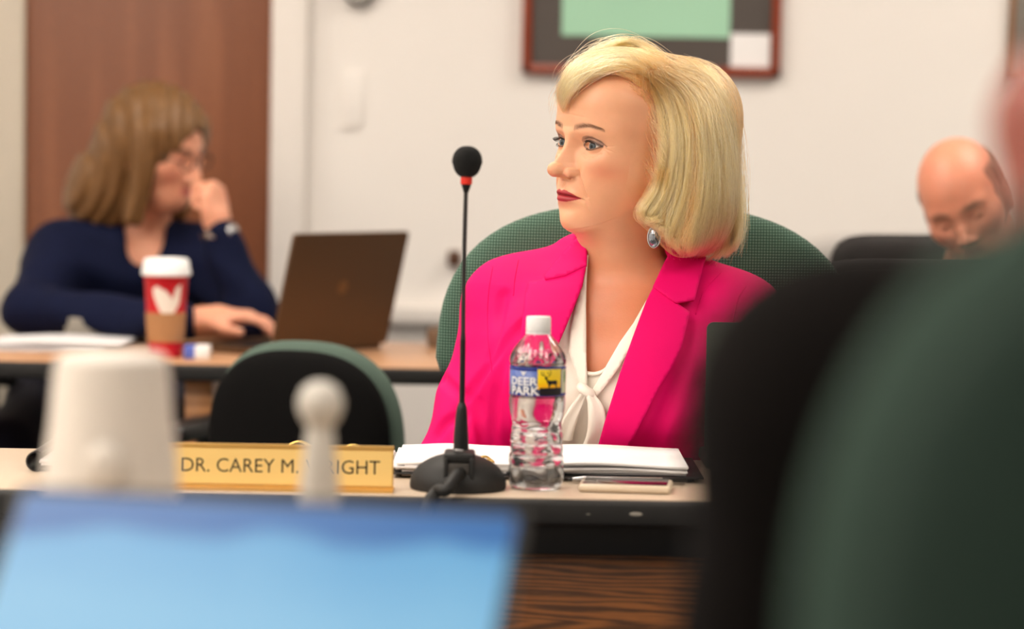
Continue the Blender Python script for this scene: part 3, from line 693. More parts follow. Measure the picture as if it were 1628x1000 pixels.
ch4 = office_chair('black square-backed chair half hidden right of the green dotted chair', top=.978, a=.25, hu=.2, low=.6, high=False, backm=m_dkchair, fab=m_dkchair, sq=9., arms=False, tfr=.04)
ch4.location = (P(1540, 450, 4.2)[0], 4.2, 0); ch4.rotation_euler.z = math.radians(180)
# ------------------------------------------------------------------ rear table and what stands on it
RY0, RY1 = 4.9, 5.52
xr_ = P(760, 600, RY0)[0]
t = thing('rear_table', 'wooden-topped table with black edge between the woman in navy and the empty chair', 'table', (-.6, 5.2, 0))
m_oaktop = mat('tan_laminate', (186, 140, 104), .35, var=.1, vscale=60)
obj('tabletop', MB().box(((xr_-1.7)/2, (RY0+RY1)/2+.005, TZ-.012), (xr_+1.7, RY1-RY0-.01, .024), .002), m_oaktop, t)
obj('edge_band', MB().box(((xr_-1.7)/2, RY0, TZ-.0145), (xr_+1.7, .016, .029), .005, 3).box(((xr_-1.7)/2, RY1, TZ-.0145), (xr_+1.7, .016, .029), .005, 3), m_softblack, t)
lx = P(330, 640, 5.1)[0]
obj('leg', MB().box((lx, 5.2, .356), (.05, .5, .712), .004), m_oak, t); obj('leg', MB().box((-1.55, 5.2, .356), (.05, .5, .712), .004), m_oak, t)
LAP = (-.34729, 5.2317, 2.23257, .24625)
# laptop seen from behind
hx, hy, ph, thr = LAP
LW, LH = .325, .225
r_ = Vector((math.cos(ph), -math.sin(ph), 0)); b_ = Vector((math.sin(ph), math.cos(ph), 0)); u_ = b_*math.sin(thr)+Vector((0, 0, 1))*math.cos(thr); n_ = r_.cross(u_)
hv = Vector((hx, hy, TZ+.012))
t = thing('rear_laptop', 'bronze laptop seen from behind on the rear table', 'laptop', (hx, hy, TZ))
obj('lid', MB().prism(rr_out(LW, LH, .008), .006, basis(hv+u_*LH/2-n_*.006, r_, u_, n_)), m_brownlap, t)
obj('screen', MB().prism(rr_out(LW-.012, LH-.014, .003), .0008, basis(hv+u_*LH/2, r_, u_, n_)), mat('dim_screen', (30, 34, 44), .2, emit=(150, 170, 200), estr=.5), t)
em = [(.014*math.cos(a), .014*math.sin(a)) for a in np.linspace(0, 2*PI, 28, endpoint=False)]
obj('emblem', MB().prism(em, .0006, basis(hv+u_*LH*.53-n_*.0066, r_, u_, n_)), m_emblem, t)['label'] = 'faint round emblem on the lid'
kb = hv-b_*.118; up_ = Vector((0, 0, 1))
obj('base', MB().prism(rr_out(LW, .23, .01), .012, basis(Vector((kb.x, kb.y, TZ+.0005)), r_, b_, up_)), m_brownlap, t)
obj('keyboard', MB().prism(rr_out(LW-.03, .11, .004), .001, basis(Vector((kb.x, kb.y, TZ+.0125))+b_*.04, r_, b_, up_)), m_black, t)
LAPKB = Vector((kb.x, kb.y, TZ+.0135))
# paper cup
c = PZ(263, 567, TZ); cyc = c[1]
t = thing('paper_cup', 'red and white paper coffee cup with kraft sleeve and white lid', 'cup', (c[0], cyc, TZ))
q = .184/163
def cr_(py): return (80-.205*(py-436))/2*q*1.0 if py > 430 else 40*q
CH = .155
R0, R1 = .0300, .0405
rad = lambda z: R0+(R1-R0)*z/CH
obj('body', MB().lathe([(R0-.001, 0), (R0, .001), (rad(.03), .03), (rad(.1), .1), (R1, CH), (R1+.0015, CH+.002)], 48, (c[0], cyc, TZ)), m_cupred, t)
def cup_patch(poly, d, m, name, par):
    pts = [Vector(p) for p in poly]; n = len(pts); r = delaunay_2d_cdt(pts, [], [list(range(n))], 1, 1e-7)
    bm = bmesh.new(); vs = [bm.verts.new((p.x, p.y, 0)) for p in r[0]]
    for fc in r[2]: bm.faces.new([vs[i] for i in fc])
    for _ in range(2): bmesh.ops.subdivide_edges(bm, edges=bm.edges[:], cuts=1, use_grid_fill=True)
    bm.verts.index_update(); mb = MB()
    mb.add([(c[0]+(rad(v.co.y)+d)*math.sin(v.co.x/R1), cyc-(rad(v.co.y)+d)*math.cos(v.co.x/R1), TZ+v.co.y) for v in bm.verts], [[v.index for v in f.verts] for f in bm.faces]); bm.free()
    return obj(name, mb, m, par)
cb = t.children[0]
cup_patch([(-.014, .132), (-.022, .126), (-.02, .112), (-.008, .086), (-.002, .08), (.022, .082), (.034, .1), (.036, .136), (.024, .128), (.018, .108), (.006, .122)], .0006, m_cupwhite, 'leaf_mark', cb)
obj('sleeve', MB().lathe([(rad(.028)+.0006, .028), (rad(.028)+.0016, .029), (rad(.082)+.0016, .081), (rad(.082)+.0006, .082)], 48, (c[0], cyc, TZ)), m_kraft, t)
obj('lid', MB().lathe([(R1+.002, CH-.006), (R1+.005, CH-.004), (R1+.005, CH+.002), (R1+.0035, CH+.006), (R1+.001, CH+.022), (R1-.003, CH+.026), (R1-.006, CH+.024), (.001, CH+.022)], 48, (c[0], cyc, TZ)), m_white, t)
# loose papers, folders and a small card box
p0, p1 = PZ(-60, 566, TZ), PZ(165, 566, TZ)
tag(stack('paper_stack', p0[0], p1[0], 5.15, 5.36, TZ+.0005, .012, m_paperb, None, seed=8, wob=.012, skew=.004), 'untidy white papers at the left end of the rear table', 'papers')
p0, p1 = P(98, 560, 5.38), P(232, 560, 5.38)
t = thing('folder_stack', 'grey folders stacked beside the paper cup', 'folders', ((p0[0]+p1[0])/2, 5.45, TZ))
for i in range(3): obj('folder', MB().box(((p0[0]+p1[0])/2+.006*i, 5.44, TZ+.0085+.0155*i), (p1[0]-p0[0], .12, .015), .003), m_grey, t)
p0, p1 = PZ(292, 571, TZ), PZ(332, 571, TZ)
t = thing('card_box', 'small blue and white box on the rear table right of the paper cup', 'box', ((p0[0]+p1[0])/2, p0[1]+.02, TZ))
obj('body', MB().box(((p0[0]+p1[0])/2, p0[1]+.02, TZ+.0125), (p1[0]-p0[0], .04, .024), .002), m_bluecard, t)
obj('end_flap', MB().box((p1[0]-.012, p0[1]+.019, TZ+.0127), (.026, .0405, .0245), .002), m_white, t)
t = thing('dark_mug', 'small dim brown pot far along the rear table beside the green chair', 'pot', (P(702, 540, 5.45)[0], 5.42, TZ))
obj('body', MB().lathe([(.022, 0), (.026, .002), (.03, .02), (.027, .036), (.024, .038), (.022, .03), (.001, .006)], 24, (P(702, 540, 5.45)[0], 5.42, TZ)), mat('brown_glaze', (120, 96, 76), .4), t)
# ------------------------------------------------------------------ people: shared pieces
def head_sdf(p, C, R, fem=1., k=.02):
    """skull, jaw, nose, brow, lips, ears and neck root; C eye-level centre, R columns = left, forward, up"""
    q = (p-np.asarray(C, np.float32)) @ np.asarray(R, np.float32)
    s = ell(q, (0, -.008, .03), (.075, .097, .088))
    s = smin(s, ell(q, (0, .02, -.03), (.062, .07, .085)), .03)
    s = smin(s, ell(q, (0, .055, -.085), (.032, .032, .03)), .04)
    qa = q.copy(); qa[..., 0] = np.abs(qa[..., 0])
    s = smin(s, ell(qa, (.042, .05, -.02), (.022, .024, .02)), .03)
    s = smin(s, cone(qa, (.008, .083, .02), (.045, .068, .022), .008, .008), .012)
    s = smax(s, -ell(qa, (.031, .094, -.001), (.017, .015, .012)), .014)
    s = smin(s, cone(q, (0, .083, .008), (0, .109, -.032), .007, .0095), .008)
    s = smin(s, ell(qa, (.011, .095, -.037), (.009, .012, .008)), .006)
    s = smin(s, cone(qa, (0, .0885, -.058), (.018, .08, -.06), .006, .003), .006)
    s = smin(s, cone(qa, (0, .0875, -.069), (.015, .08, -.067), .0065, .003), .005)
    s = smin(s, ell(qa, (.075, -.005, -.014), (.008, .02, .032)), .006)
    return s
def frame(yaw, pitch=0., roll=0.):
    """columns left, forward, up; yaw from facing the camera (-Y) toward image-left, pitch down, roll toward image-right"""
    f = Vector((-math.sin(yaw), -math.cos(yaw), 0)); l = Vector((-f.y, f.x, 0)); u = Vector((0, 0, 1))
    f2 = f*math.cos(pitch)-u*math.sin(pitch); u2 = u*math.cos(pitch)+f*math.sin(pitch)
    l3 = l*math.cos(roll)+u2*math.sin(roll); u3 = u2*math.cos(roll)-l*math.sin(roll)
    return np.array([l3, f2, u3]).T
def loc(C, R, v): return np.asarray(C)+np.asarray(R)@np.asarray(v, float)
def hand_sdf(p, C, X, Y, Zd, curl=(.3, .4, .3), scale=1., thumb=((.034, .03, -.006), (.056, .055, -.018), (.058, .082, -.026)), spread=.03):
    """C wrist, X thumb side, Y along the fingers, Zd back of the hand"""
    R = np.array([X, Y, Zd], np.float32).T; q = ((p-np.asarray(C, np.float32)) @ R)/scale
    s = ell(q, (.002, .05, 0), (.042, .056, .0165)); s = smin(s, cone(q, (0, -.02, 0), (0, .03, 0), .026, .026), .02)
    for i, (bx_, L) in enumerate(((.029, .07), (.0095, .079), (-.010, .073), (-.0285, .058))):
        a = np.array([bx_, .09-(.006 if i in (0, 3) else 0)-(.006 if i == 3 else 0), 0.]); an = 0; pr = a-np.array([0, .03, 0]); r = .0088-(.001 if i == 3 else 0)
        s = smin(s, cone(q, pr, a, .0105, r+.0012), .008); sx = math.sin(spread*(1.5-i))
        for j, (fr, cu) in enumerate(zip((.45, .3, .25), curl)):
            an += cu*(1+.08*i); b = a+L*fr*np.array([sx, math.cos(an), -math.sin(an)]); s = smin(s, cone(q, a, b, r, r-.0007), .0025 if j else .006); a = b; r -= .0008
    th = [np.array(x) for x in thumb]
    s = smin(s, cone(q, th[0], th[1], .0135, .0108), .012); s = smin(s, cone(q, th[1], th[2], .0105, .0088), .004)
    return s*scale
def paint(o, fn, name='tone'):
    """per-vertex pigment (lips, brows, stubble)"""
    me = o.data; n = len(me.vertices); co = np.empty(n*3); me.vertices.foreach_get('co', co); c = fn(co.reshape(-1, 3))
    at = me.color_attributes.new(name, 'FLOAT_COLOR', 'POINT'); at.data.foreach_set('color', np.hstack([c, np.ones((n, 1))]).astype(np.float32).ravel())
def skin_mat(name, rough=.45, sss=.25, bump=.12):
    m = bpy.data.materials.new(name); m.use_nodes = True; nt = m.node_tree; b = nt.nodes['Principled BSDF']
    at = nt.nodes.new('ShaderNodeAttribute'); at.attribute_name = 'tone'
    tc = nt.nodes.new('ShaderNodeTexCoord'); n = nt.nodes.new('ShaderNodeTexNoise'); n.inputs['Scale'].default_value = 60; n.inputs['Detail'].default_value = 5
    nt.links.new(tc.outputs['Object'], n.inputs['Vector'])
    mr = nt.nodes.new('ShaderNodeMapRange'); mr.inputs['To Min'].default_value = .94; mr.inputs['To Max'].default_value = 1.06; nt.links.new(n.outputs['Fac'], mr.inputs['Value'])
    mx = nt.nodes.new('ShaderNodeVectorMath'); mx.operation = 'SCALE'; nt.links.new(at.outputs['Color'], mx.inputs[0]); nt.links.new(mr.outputs['Result'], mx.inputs['Scale'])
    nt.links.new(mx.outputs[0], b.inputs['Base Color']); b.inputs['Roughness'].default_value = rough
    b.inputs['Subsurface Weight'].default_value = sss; b.inputs['Subsurface Radius'].default_value = (1, .35, .2); b.inputs['Subsurface Scale'].default_value = .005
    n2 = nt.nodes.new('ShaderNodeTexNoise'); n2.inputs['Scale'].default_value = 420; n2.inputs['Detail'].default_value = 3; nt.links.new(tc.outputs['Object'], n2.inputs['Vector'])
    bp = nt.nodes.new('ShaderNodeBump'); bp.inputs['Strength'].default_value = bump; bp.inputs['Distance'].default_value = .0015; nt.links.new(n2.outputs['Fac'], bp.inputs['Height']); nt.links.new(bp.outputs['Normal'], b.inputs['Normal'])
    return m
def L3(c): return np.array(lin(c)[:3])
m_skin = skin_mat('skin'); m_eyew = mat('eye_white', (226, 220, 214), .12, var=0, coat=.5); m_iris = mat('iris_grey', (78, 88, 94), .15, var=.3, vscale=900); m_pupil = mat('pupil', (8, 8, 9), .05, var=0)
def eye(parent, C, R, cx, gaze=(0, 0), r=.012, y=.071, iris=None):
    """eyeball with iris and pupil discs, gaze = (toward image-left, up)"""
    c = loc(C, R, (cx, y, 0)); d = Vector(np.asarray(R)@np.array([-math.sin(gaze[0]), math.cos(gaze[0])*math.cos(gaze[1]), math.sin(gaze[1])])).normalized(); q = d.to_track_quat('Z', 'Y').to_matrix()
    e = obj('eye', MB().sphere(c, r, 32, 20), m_eyew, parent, angle=180)
    ri = .0058; h = math.sqrt(r*r-ri*ri)
    obj('iris', MB().lathe([(.0001, r+.0005), (.0026, r+.0004), (.0045, h+.0016), (ri, h+.0002), (ri, h-.001)], 28, c, M=q), iris or m_iris, e)
    obj('pupil', MB().lathe([(.0001, r+.0007), (.0021, r+.0006), (.0022, r+.0003)], 20, c, M=q), m_pupil, e)
    return e
def eyelid(parent, C, R, cx, y, m, r=.0132, ang=.35):
    c = loc(C, R, (cx, y, 0)); M = Matrix([list(x) for x in np.asarray(R)]) @ Matrix.Rotation(-PI/2+ang, 3, 'X')
    prof = [(max(1e-4, r*math.sin(a)), r*math.cos(a)) for a in np.linspace(0, 1.35, 12)]
    o = obj('eyelid', MB().lathe(prof, 28, c, M=M, cap1=False), m, parent, angle=180); paint(o, lambda co: np.tile(L3((214, 140, 112)), (len(co), 1))); return o
def skin_tone(C, R, base, lip, brow, scalp=None):
    def fn(co):
        q = (co-np.asarray(C))@np.asarray(R); x = np.abs(q[:, 0]); c = np.tile(L3(base), (len(co), 1))
        def mixc(m, col): 
            nonlocal c; m = np.clip(m, 0, 1)[:, None]; c = c*(1-m)+L3(col)*m
        fr = q[:, 1] > .06
        mixc(fr*np.exp(-((x/.02)**4+((q[:, 2]+.063)/.009)**4)), lip)
        mixc(fr*.9*np.exp(-(((x-.03)/.018)**4+((q[:, 2]-.02-.003*np.cos((x-.03)*80))/.0055)**4)), brow)
        mixc(.35*fr*np.exp(-(((x-.045)/.02)**2+((q[:, 2]+.035)/.02)**2)), (214, 110, 96))
        if scalp: mixc(scalp(q), (84, 66, 52))
        return c
    return fn
# ------------------------------------------------------------------ woman in navy at the rear table
m_navy = mat('navy_knit', (9, 16, 44), .85, bump=.35, bscale=260, var=.2, vscale=40, spec=.2)
m_navyp = mat('navy_trousers', (10, 14, 34), .85, bump=.2)
HB = P(252, 236, 5.66); RB = frame(math.radians(-62), math.radians(16), math.radians(4))
# joints
jn = dict(pel=P(160, 665, 5.86), ch=P(190, 470, 5.82), nb=P(222, 385, 5.76), nt=P(238, 300, 5.70), rs=P(100, 412, 5.68), re=P(46, 512, 5.5), rw=P(300, 530, 5.31), ls=P(322, 415, 5.76), le=P(402, 505, 5.5), lw=P(347, 372, 5.5))
jn['re'][2] = TZ+.055; jn['rw'][2] = TZ+.048; jn['le'][2] = TZ+.055
knR = np.array([jn['pel'][0]-.12, 5.42, .52]); knL = np.array([P(318, 700, 5.4)[0], 5.4, .52]); ftR = knR+(0, .05, -.44); ftL = knL+(0, .02, -.44)
jn['pel'][2] = .57
def torso_b(p, g=0.):
    s = cone(p, jn['pel'], jn['ch'], .155+g, .145+g); s = smin(s, cone(p, jn['rs'], jn['ls'], .075+g, .075+g), .1); s = smin(s, cone(p, jn['ch'], jn['nb'], .13+g, .06+g), .06)
    return s
def arms_b(p, g=0.):
    s = smin(cone(p, jn['rs'], jn['re'], .066+g, .05+g), cone(p, jn['re'], jn['rw'], .05+g, .036+g), .03)
    t2 = smin(cone(p, jn['ls'], jn['le'], .064+g, .05+g), cone(p, jn['le'], jn['lw'], .05+g, .038+g), .03)
    return np.minimum(s, t2)
fx = np.array([1., 0, 0]); hy_ = (P(300, 300, 5.5)-jn['lw']); hy_ /= np.linalg.norm(hy_)
Yh = np.array([-.15, 0, .98]); Yh /= np.linalg.norm(Yh); Zh = np.array([.9, -.42, .12]); Zh -= Yh*(Zh@Yh); Zh /= np.linalg.norm(Zh); Xh = np.cross(Yh, Zh)
Y2 = np.array([.97, -.05, .1]); Y2 /= np.linalg.norm(Y2); Z2 = np.array([-.1, 0, 1.]); Z2 -= Y2*(Z2@Y2); Z2 /= np.linalg.norm(Z2); X2 = np.cross(Y2, Z2)
rwh = jn['rw']+np.array([.025, 0, .004])
def skin_b(p):
    s = head_sdf(p, HB, RB); s = smin(s, cone(p, jn['nb'], jn['nt'], .058, .052), .03)
    s = smin(s, smin(torso_b(p, -.014), arms_b(p, -.013), .03), .02)
    s = np.minimum(s, hand_sdf(p, jn['lw'], Xh, Yh, Zh, (1.2, 1.35, .8), 1.02, ((.03, .03, -.008), (.036, .062, -.03), (.022, .085, -.04))))
    return np.minimum(s, hand_sdf(p, rwh, X2, Y2, Z2, (.3, .42, .3), 1.0))
t = thing('person', 'brown-haired woman in navy sweater with hand at her mouth, seated at the rear table', 'person', (jn['pel'][0], jn['pel'][1], 0))
lo, hi = np.array([-1.05, 5.1, .45]), np.array([-.3, 6.12, 1.3])
V, Q = mesh_sdf(skin_b, lo, hi, .0055); b = obj_np('body', V, Q, m_skin, t); paint(b, skin_tone(HB, RB, (224, 158, 128), (196, 96, 92), (92, 66, 48)))
def sweater(p):
    s = smin(torso_b(p), arms_b(p), .05); f = np.sin(p[..., 2]*70+np.sin(p[..., 0]*22)*2)*.003; s = s+f*np.clip(1-np.abs(p[..., 2]-.9)*3, 0, 1)
    s = smax(s, -cone(p, jn['nb']+(.01, -.02, .04), jn['nb']+(.03, -.16, -.045), .058, .018), .008)
    for e in (jn['lw'], rwh): s = smax(s, .03-np.sqrt(((p-np.asarray(e, np.float32))**2).sum(-1)), .01)
    return s
V, Q = mesh_sdf(sweater, lo, hi, .007); obj_np('sweater', V, Q, m_navy, t)
def trousers(p):
    s = cone(p, jn['pel']-(.09, 0, .02), knR, .1, .07); s = np.minimum(s, cone(p, knR, ftR, .066, .05))
    s2 = smin(cone(p, jn['pel']-(-.09, 0, .02), knL, .1, .07), cone(p, knL, ftL, .066, .05), .02)
    s = smin(s, s2, .03); return smin(s, cone(p, jn['pel']-(.05, 0, 0), jn['pel']+(.05, 0, 0), .15, .15), .04)
V, Q = mesh_sdf(trousers, (-1.25, 5.2, .04), (-.3, 6.1, .78), .012); obj_np('trousers', V, Q, m_navyp, t)
for ft in (ftR, ftL): obj('shoe', MB().sphere((ft[0], ft[1]-.05, .042), .042, 20, 12, (1, 2.6, 1)), m_black, t, angle=180)
# watch
dl = jn['le']-jn['lw']; dl /= np.linalg.norm(dl); wc = jn['lw']-dl*.006; qd = Vector(dl).to_track_quat('Z', 'Y').to_matrix()
w = obj('watch', MB().lathe([(.031, -.007), (.034, -.007), (.034, .007), (.031, .007)], 28, wc, M=qd, cap0=False, cap1=False), m_chrome, t); 
fcv = wc+np.array([.03, -.016, 0]); obj('watch_face', MB().lathe([(.001, .008), (.015, .008), (.017, .004), (.017, 0)], 24, fcv, M=Vector((.85, -.5, .1)).to_track_quat('Z', 'Y').to_matrix()), m_chrome, w)
# hair: a shoulder-length brown mass with a face opening
m_brown = mat('brown_hair', (112, 78, 42), .5, var=.35, vscale=45, bump=.6, bscale=160)
def hair_b(p):
    q = (p-HB.astype(np.float32))@RB.astype(np.float32)
    s = ell(q, (0, -.015, .035), (.092, .112, .098))
    s = smin(s, ell(q, (0, -.065, -.06), (.095, .075, .13)), .05); s = smin(s, ell(q, (0, -.12, -.13), (.085, .07, .085)), .06)
    qa = q.copy(); qa[..., 0] = np.abs(qa[..., 0]); s = smin(s, cone(qa, (.072, .03, .05), (.078, .025, -.13), .026, .022), .03)
    s = s+.0035*np.sin(q[..., 0]*170+q[..., 1]*140+3*np.sin(q[..., 2]*18))
    s = smax(s, -ell(q, (0, .115, -.045), (.06, .08, .115)), .012); return s
V, Q = mesh_sdf(hair_b, HB-.3, HB+.22, .0055); obj_np('hair', V, Q, m_brown, t)
for cx in (-.031, .031): eye(t, HB, RB, cx, (0, -.35), y=.0715); eyelid(t, HB, RB, cx, .0715, m_skin, ang=.4)
gl = MB()
for cx in (-.031, .031):
    gl.tube([loc(HB, RB, (cx+.022*math.cos(a), .098, .0+.016*math.sin(a))) for a in np.linspace(0, 2*PI, 25)], .0016, 8)
    sx = 1 if cx > 0 else -1; gl.tube([loc(HB, RB, (sx*.053, .097, .004)), loc(HB, RB, (sx*.077, .05, .006)), loc(HB, RB, (sx*.079, -.01, 0))], .0014, 8)
gl.tube([loc(HB, RB, (-.009, .099, .003)), loc(HB, RB, (.009, .099, .003))], .0014, 8); obj('glasses', gl, m_black, t)
wch = dup(ch3, (jn['pel'][0], jn['pel'][1]+.19, 0), math.radians(20), 'chair under the woman in navy behind the rear table', None)
# ------------------------------------------------------------------ balding man against the back wall
m_dark = mat('charcoal_suit', (34, 32, 34), .85, bump=.3, bscale=500)
HM = P(1537, 322, 4.98); RM = frame(math.radians(16), math.radians(24), math.radians(22))
t = thing('person', 'balding man with head bowed, against the wall at right', 'person', (HM[0], 5.1, 0))
ns = np.array([HM[0]+.02, 5.08, HM[2]-.21]); pm = np.array([HM[0]+.04, 5.12, .58]); sl, sr = ns+(-.19, 0, -.05), ns+(.19, 0, -.05)
el_, er_ = sl+(-.05, -.03, -.27), sr+(.05, -.03, -.27); hl_, hr_ = el_+(.12, -.22, -.06), er_+(-.12, -.22, -.06)
def suit_m(p, g=0.):
    s = cone(p, pm, ns-(0, 0, .12), .16+g, .15+g); s = smin(s, cone(p, sl, sr, .07+g, .07+g), .1)
    for a, e, h in ((sl, el_, hl_), (sr, er_, hr_)): s = smin(s, smin(cone(p, a, e, .062+g, .05+g), cone(p, e, h, .05+g, .036+g), .03), .03)
    return s
def skin_m(p):
    s = smin(head_sdf(p, HM, RM), cone(p, ns, loc(HM, RM, (0, -.02, -.08)), .062, .06), .03); s = smin(s, suit_m(p, -.014), .02)
    for e, h, sx in ((el_, hl_, 1), (er_, hr_, -1)):
        Yd = (h-e)/np.linalg.norm(h-e); Zd = np.array([0, 0, 1.])-Yd*Yd[2]; Zd /= np.linalg.norm(Zd); s = np.minimum(s, hand_sdf(p, h, np.cross(Yd, Zd)*sx*-1, Yd, Zd, (.35, .4, .3)))
    return s
V, Q = mesh_sdf(skin_m, (HM[0]-.36, 4.55, .4), (HM[0]+.42, 5.35, 1.28), .006); b = obj_np('body', V, Q, m_skin, t)
def scalp(q): return np.where((q[:, 2] < .06) & (q[:, 2] > -.05) & (np.abs(q[:, 0]) > .052) & (q[:, 1] < .035), .75, 0)
paint(b, skin_tone(HM, RM, (226, 148, 118), (190, 104, 96), (120, 92, 74), scalp))
V, Q = mesh_sdf(lambda p: smax(suit_m(p), -cone(p, ns+(0, 0, .05), ns+(0, -.14, -.1), .055, .02), .01), (HM[0]-.36, 4.55, .4), (HM[0]+.42, 5.35, 1.12), .008); obj_np('suit_jacket', V, Q, m_dark, t)
kl, kr = pm+(-.1, -.42, -.06), pm+(.1, -.42, -.06)
def trs(p):
    s = cone(p, pm-(0.05, 0, .02), pm+(.05, 0, -.02), .15, .15)
    for k_ in (kl, kr): s = smin(s, smin(cone(p, pm+((k_-pm)*(1, 0, 0))*.9-(0, 0, .03), k_, .095, .07), cone(p, k_, k_+(0, .03, -.42), .066, .05), .02), .03)
    return s
V, Q = mesh_sdf(trs, (HM[0]-.3, 4.55, .05), (HM[0]+.4, 5.32, .78), .012); obj_np('trousers', V, Q, m_dark, t)
for k_ in (kl, kr): obj('shoe', MB().sphere((k_[0], k_[1]-.02, .042), .042, 20, 12, (1, 2.6, 1)), m_black, t, angle=180)
for cx in (-.031, .031): eye(t, HM, RM, cx, (0, -.5), y=.0695); eyelid(t, HM, RM, cx, .0695, m_skin, ang=.1)
def hair_m(p):
    q = (p-HM.astype(np.float32))@RM.astype(np.float32); s = ell(q, (0, -.008, .03), (.079, .101, .092)); s = smin(s, ell(q, (0, -.05, -.03), (.07, .05, .06)), .03)
    s = smax(s, q[..., 2]-.055-.2*np.maximum(-q[..., 1], 0), .01); s = smax(s, q[..., 1]-.012, .01); return smax(s, -.065-q[..., 2], .01)+.0015*np.sin(q[..., 2]*300+q[..., 1]*200)
V, Q = mesh_sdf(hair_m, HM-.16, HM+.16, .005); obj_np('hair', V, Q, mat('grey_brown_hair', (112, 90, 74), .7, var=.3, vscale=90, bump=.5), t)
dup(ch4, (HM[0]+.04, 5.32, 0), 0., 'black chair under the balding man by the wall', None)
# ------------------------------------------------------------------ person in black seated nearest the camera, from behind
def near_(x, y, z): return np.array([x*1.08-.010, y*1.08, 1.15+(z-1.15)*1.08])
HK = near_(.307, 1.225, 1.172); RK = frame(math.radians(150), math.radians(8), math.radians(22))
t = thing('person', 'blurred person in a black jacket seen from behind beside the big green chair', 'person', (.36, 1.29, 0))
ns = near_(.335, 1.2, 1.09); pm = near_(.345, 1.19, .62); sl, sr = near_(.155, 1.2, 1.035), near_(.53, 1.19, 1.035)
el_, er_ = near_(.112, 1.24, .80), near_(.58, 1.23, .80); hl_, hr_ = np.array([.2, 1.55, .79]), np.array([.5, 1.55, .79])
def hands_k(p):
    s = None
    for e, h, sx in ((el_, hl_, 1), (er_, hr_, -1)):
        Yd = (h-e)/np.linalg.norm(h-e); Zd = np.array([0, 0, 1.])-Yd*Yd[2]; Zd /= np.linalg.norm(Zd); g = hand_sdf(p, h, np.cross(Yd, Zd)*sx, Yd, Zd, (.3, .4, .3)); s = g if s is None else np.minimum(s, g)
    return s
V, Q = mesh_sdf(lambda p: np.minimum(smin(smin(head_sdf(p, HK, RK), cone(p, ns, HK-(0, 0, .07), .064, .06), .03), suit_m(p, -.014), .02), hands_k(p)), (-.02, 1.05, .45), (.78, 1.82, 1.46), .007)
b = obj_np('body', V, Q, m_skin, t); paint(b, skin_tone(HK, RK, (146, 74, 60), (130, 62, 58), (70, 54, 44)))
m_blk = mat('black_suit_cloth', (14, 11, 10), .95, spec=.1, bump=.3, bscale=600)
V, Q = mesh_sdf(lambda p: smax(suit_m(p), -cone(p, ns+(0, .02, .05), ns+(0, .15, -.06), .06, .02), .01), (-.02, 1.05, .4), (.78, 1.75, 1.22), .008); obj_np('jacket', V, Q, m_blk, t)
kl, kr = pm+(-.1, .42, -.06), pm+(.1, .42, -.06)
def trk(p):
    s = cone(p, pm-(0.05, 0, .04), pm+(.05, 0, -.04), .14, .14)
    for k_ in (kl, kr): s = smin(s, smin(cone(p, pm+((k_-pm)*(1, 0, 0))*.9-(0, 0, .05), k_, .09, .068), cone(p, k_, k_+(0, -.03, -.46), .064, .05), .02), .03)
    return s
V, Q = mesh_sdf(trk, (.05, 1.05, .02), (.72, 1.9, .78), .012); obj_np('trousers', V, Q, m_blk, t)
for k_ in (kl, kr): obj('shoe', MB().sphere((k_[0], k_[1]+.03, .042), .042, 20, 12, (1, 2.6, 1)), m_black, t, angle=180)
for cx in (-.031, .031): eye(t, HK, RK, cx, y=.0715)
def hair_k(p):
    q = (p-HK.astype(np.float32))@RK.astype(np.float32); s = ell(q, (0, -.008, .035), (.083, .105, .096)); s = smin(s, ell(q, (0, -.05, -.03), (.07, .055, .06)), .03)
    return smax(smax(s, -ell(q, (0, .11, -.035), (.075, .085, .1)), .01), -.07-q[..., 2], .01)
V, Q = mesh_sdf(hair_k, HK-.17, HK+.17, .006); obj_np('hair', V, Q, mat('dark_hair', (44, 34, 30), .6, var=.3, vscale=90, bump=.5), t)
EXPO = 0.0
# ------------------------------------------------------------------ the woman in the pink blazer
YD = 3.65
HYAW, BYAW = math.radians(54), math.radians(18)
HC = P(990, 229, YD)
RH = frame(HYAW, math.radians(1.5), math.radians(-3.5))
RBd = frame(BYAW)
BC = P(987, 415, 3.70); BC0 = np.array([BC[0], BC[1], 0.0])
def bl(p): return (p-BC0.astype(np.float32)) @ RBd.astype(np.float32)
def bw(u, v, z): return BC0+RBd@np.array([u, v, 0.])+np.array([0, 0, z])
ZT = [.50, .62, .70, .78, .84, .89, .93, .955, .975, .99, 1.01]
AT = [.175, .165, .160, .160, .160, .158, .155, .140, .110, .078, .055]
BFT = [.115, .112, .112, .114, .116, .112, .100, .088, .074, .062, .05]
BBT = [.10, .095, .095, .10, .105, .105, .10, .09, .078, .066, .055]
def torso(p, g=0.):
    q = bl(p); z = q[..., 2]
    a = np.interp(z, ZT, AT)+g; f = np.interp(z, ZT, BFT)+g; k = np.interp(z, ZT, BBT)+g
    b = np.where(q[..., 1] > 0, f, k)
    s = (np.sqrt((q[..., 0]/a)**2+(q[..., 1]/b)**2)-1)*np.minimum(a, b)*.85
    s = smax(s, z-(1.0+g), .02); s = smax(s, .5-z, .02)
    for sx in (-1, 1): s = smin(s, ell(q, (sx*.072, .082, .835), (.078+g, .062+g, .078+g)), .05)
    return s
def neckc(p, g=0.): return cone(p, bw(0, -.012, .93), HC+np.array([.012, .03, -.07]), .057+g, .054+g)
def core(p, g=0.): return smin(torso(p, g), neckc(p, g), .05)
shR, shL = bw(-.143, -.005, .915), bw(.150, -.005, .905)
elR, wrR = P(770, 635, 3.70), P(668, 900, 3.58)
elL, wrL = P(1232, 650, 3.62), P(1170, 900, 3.52)
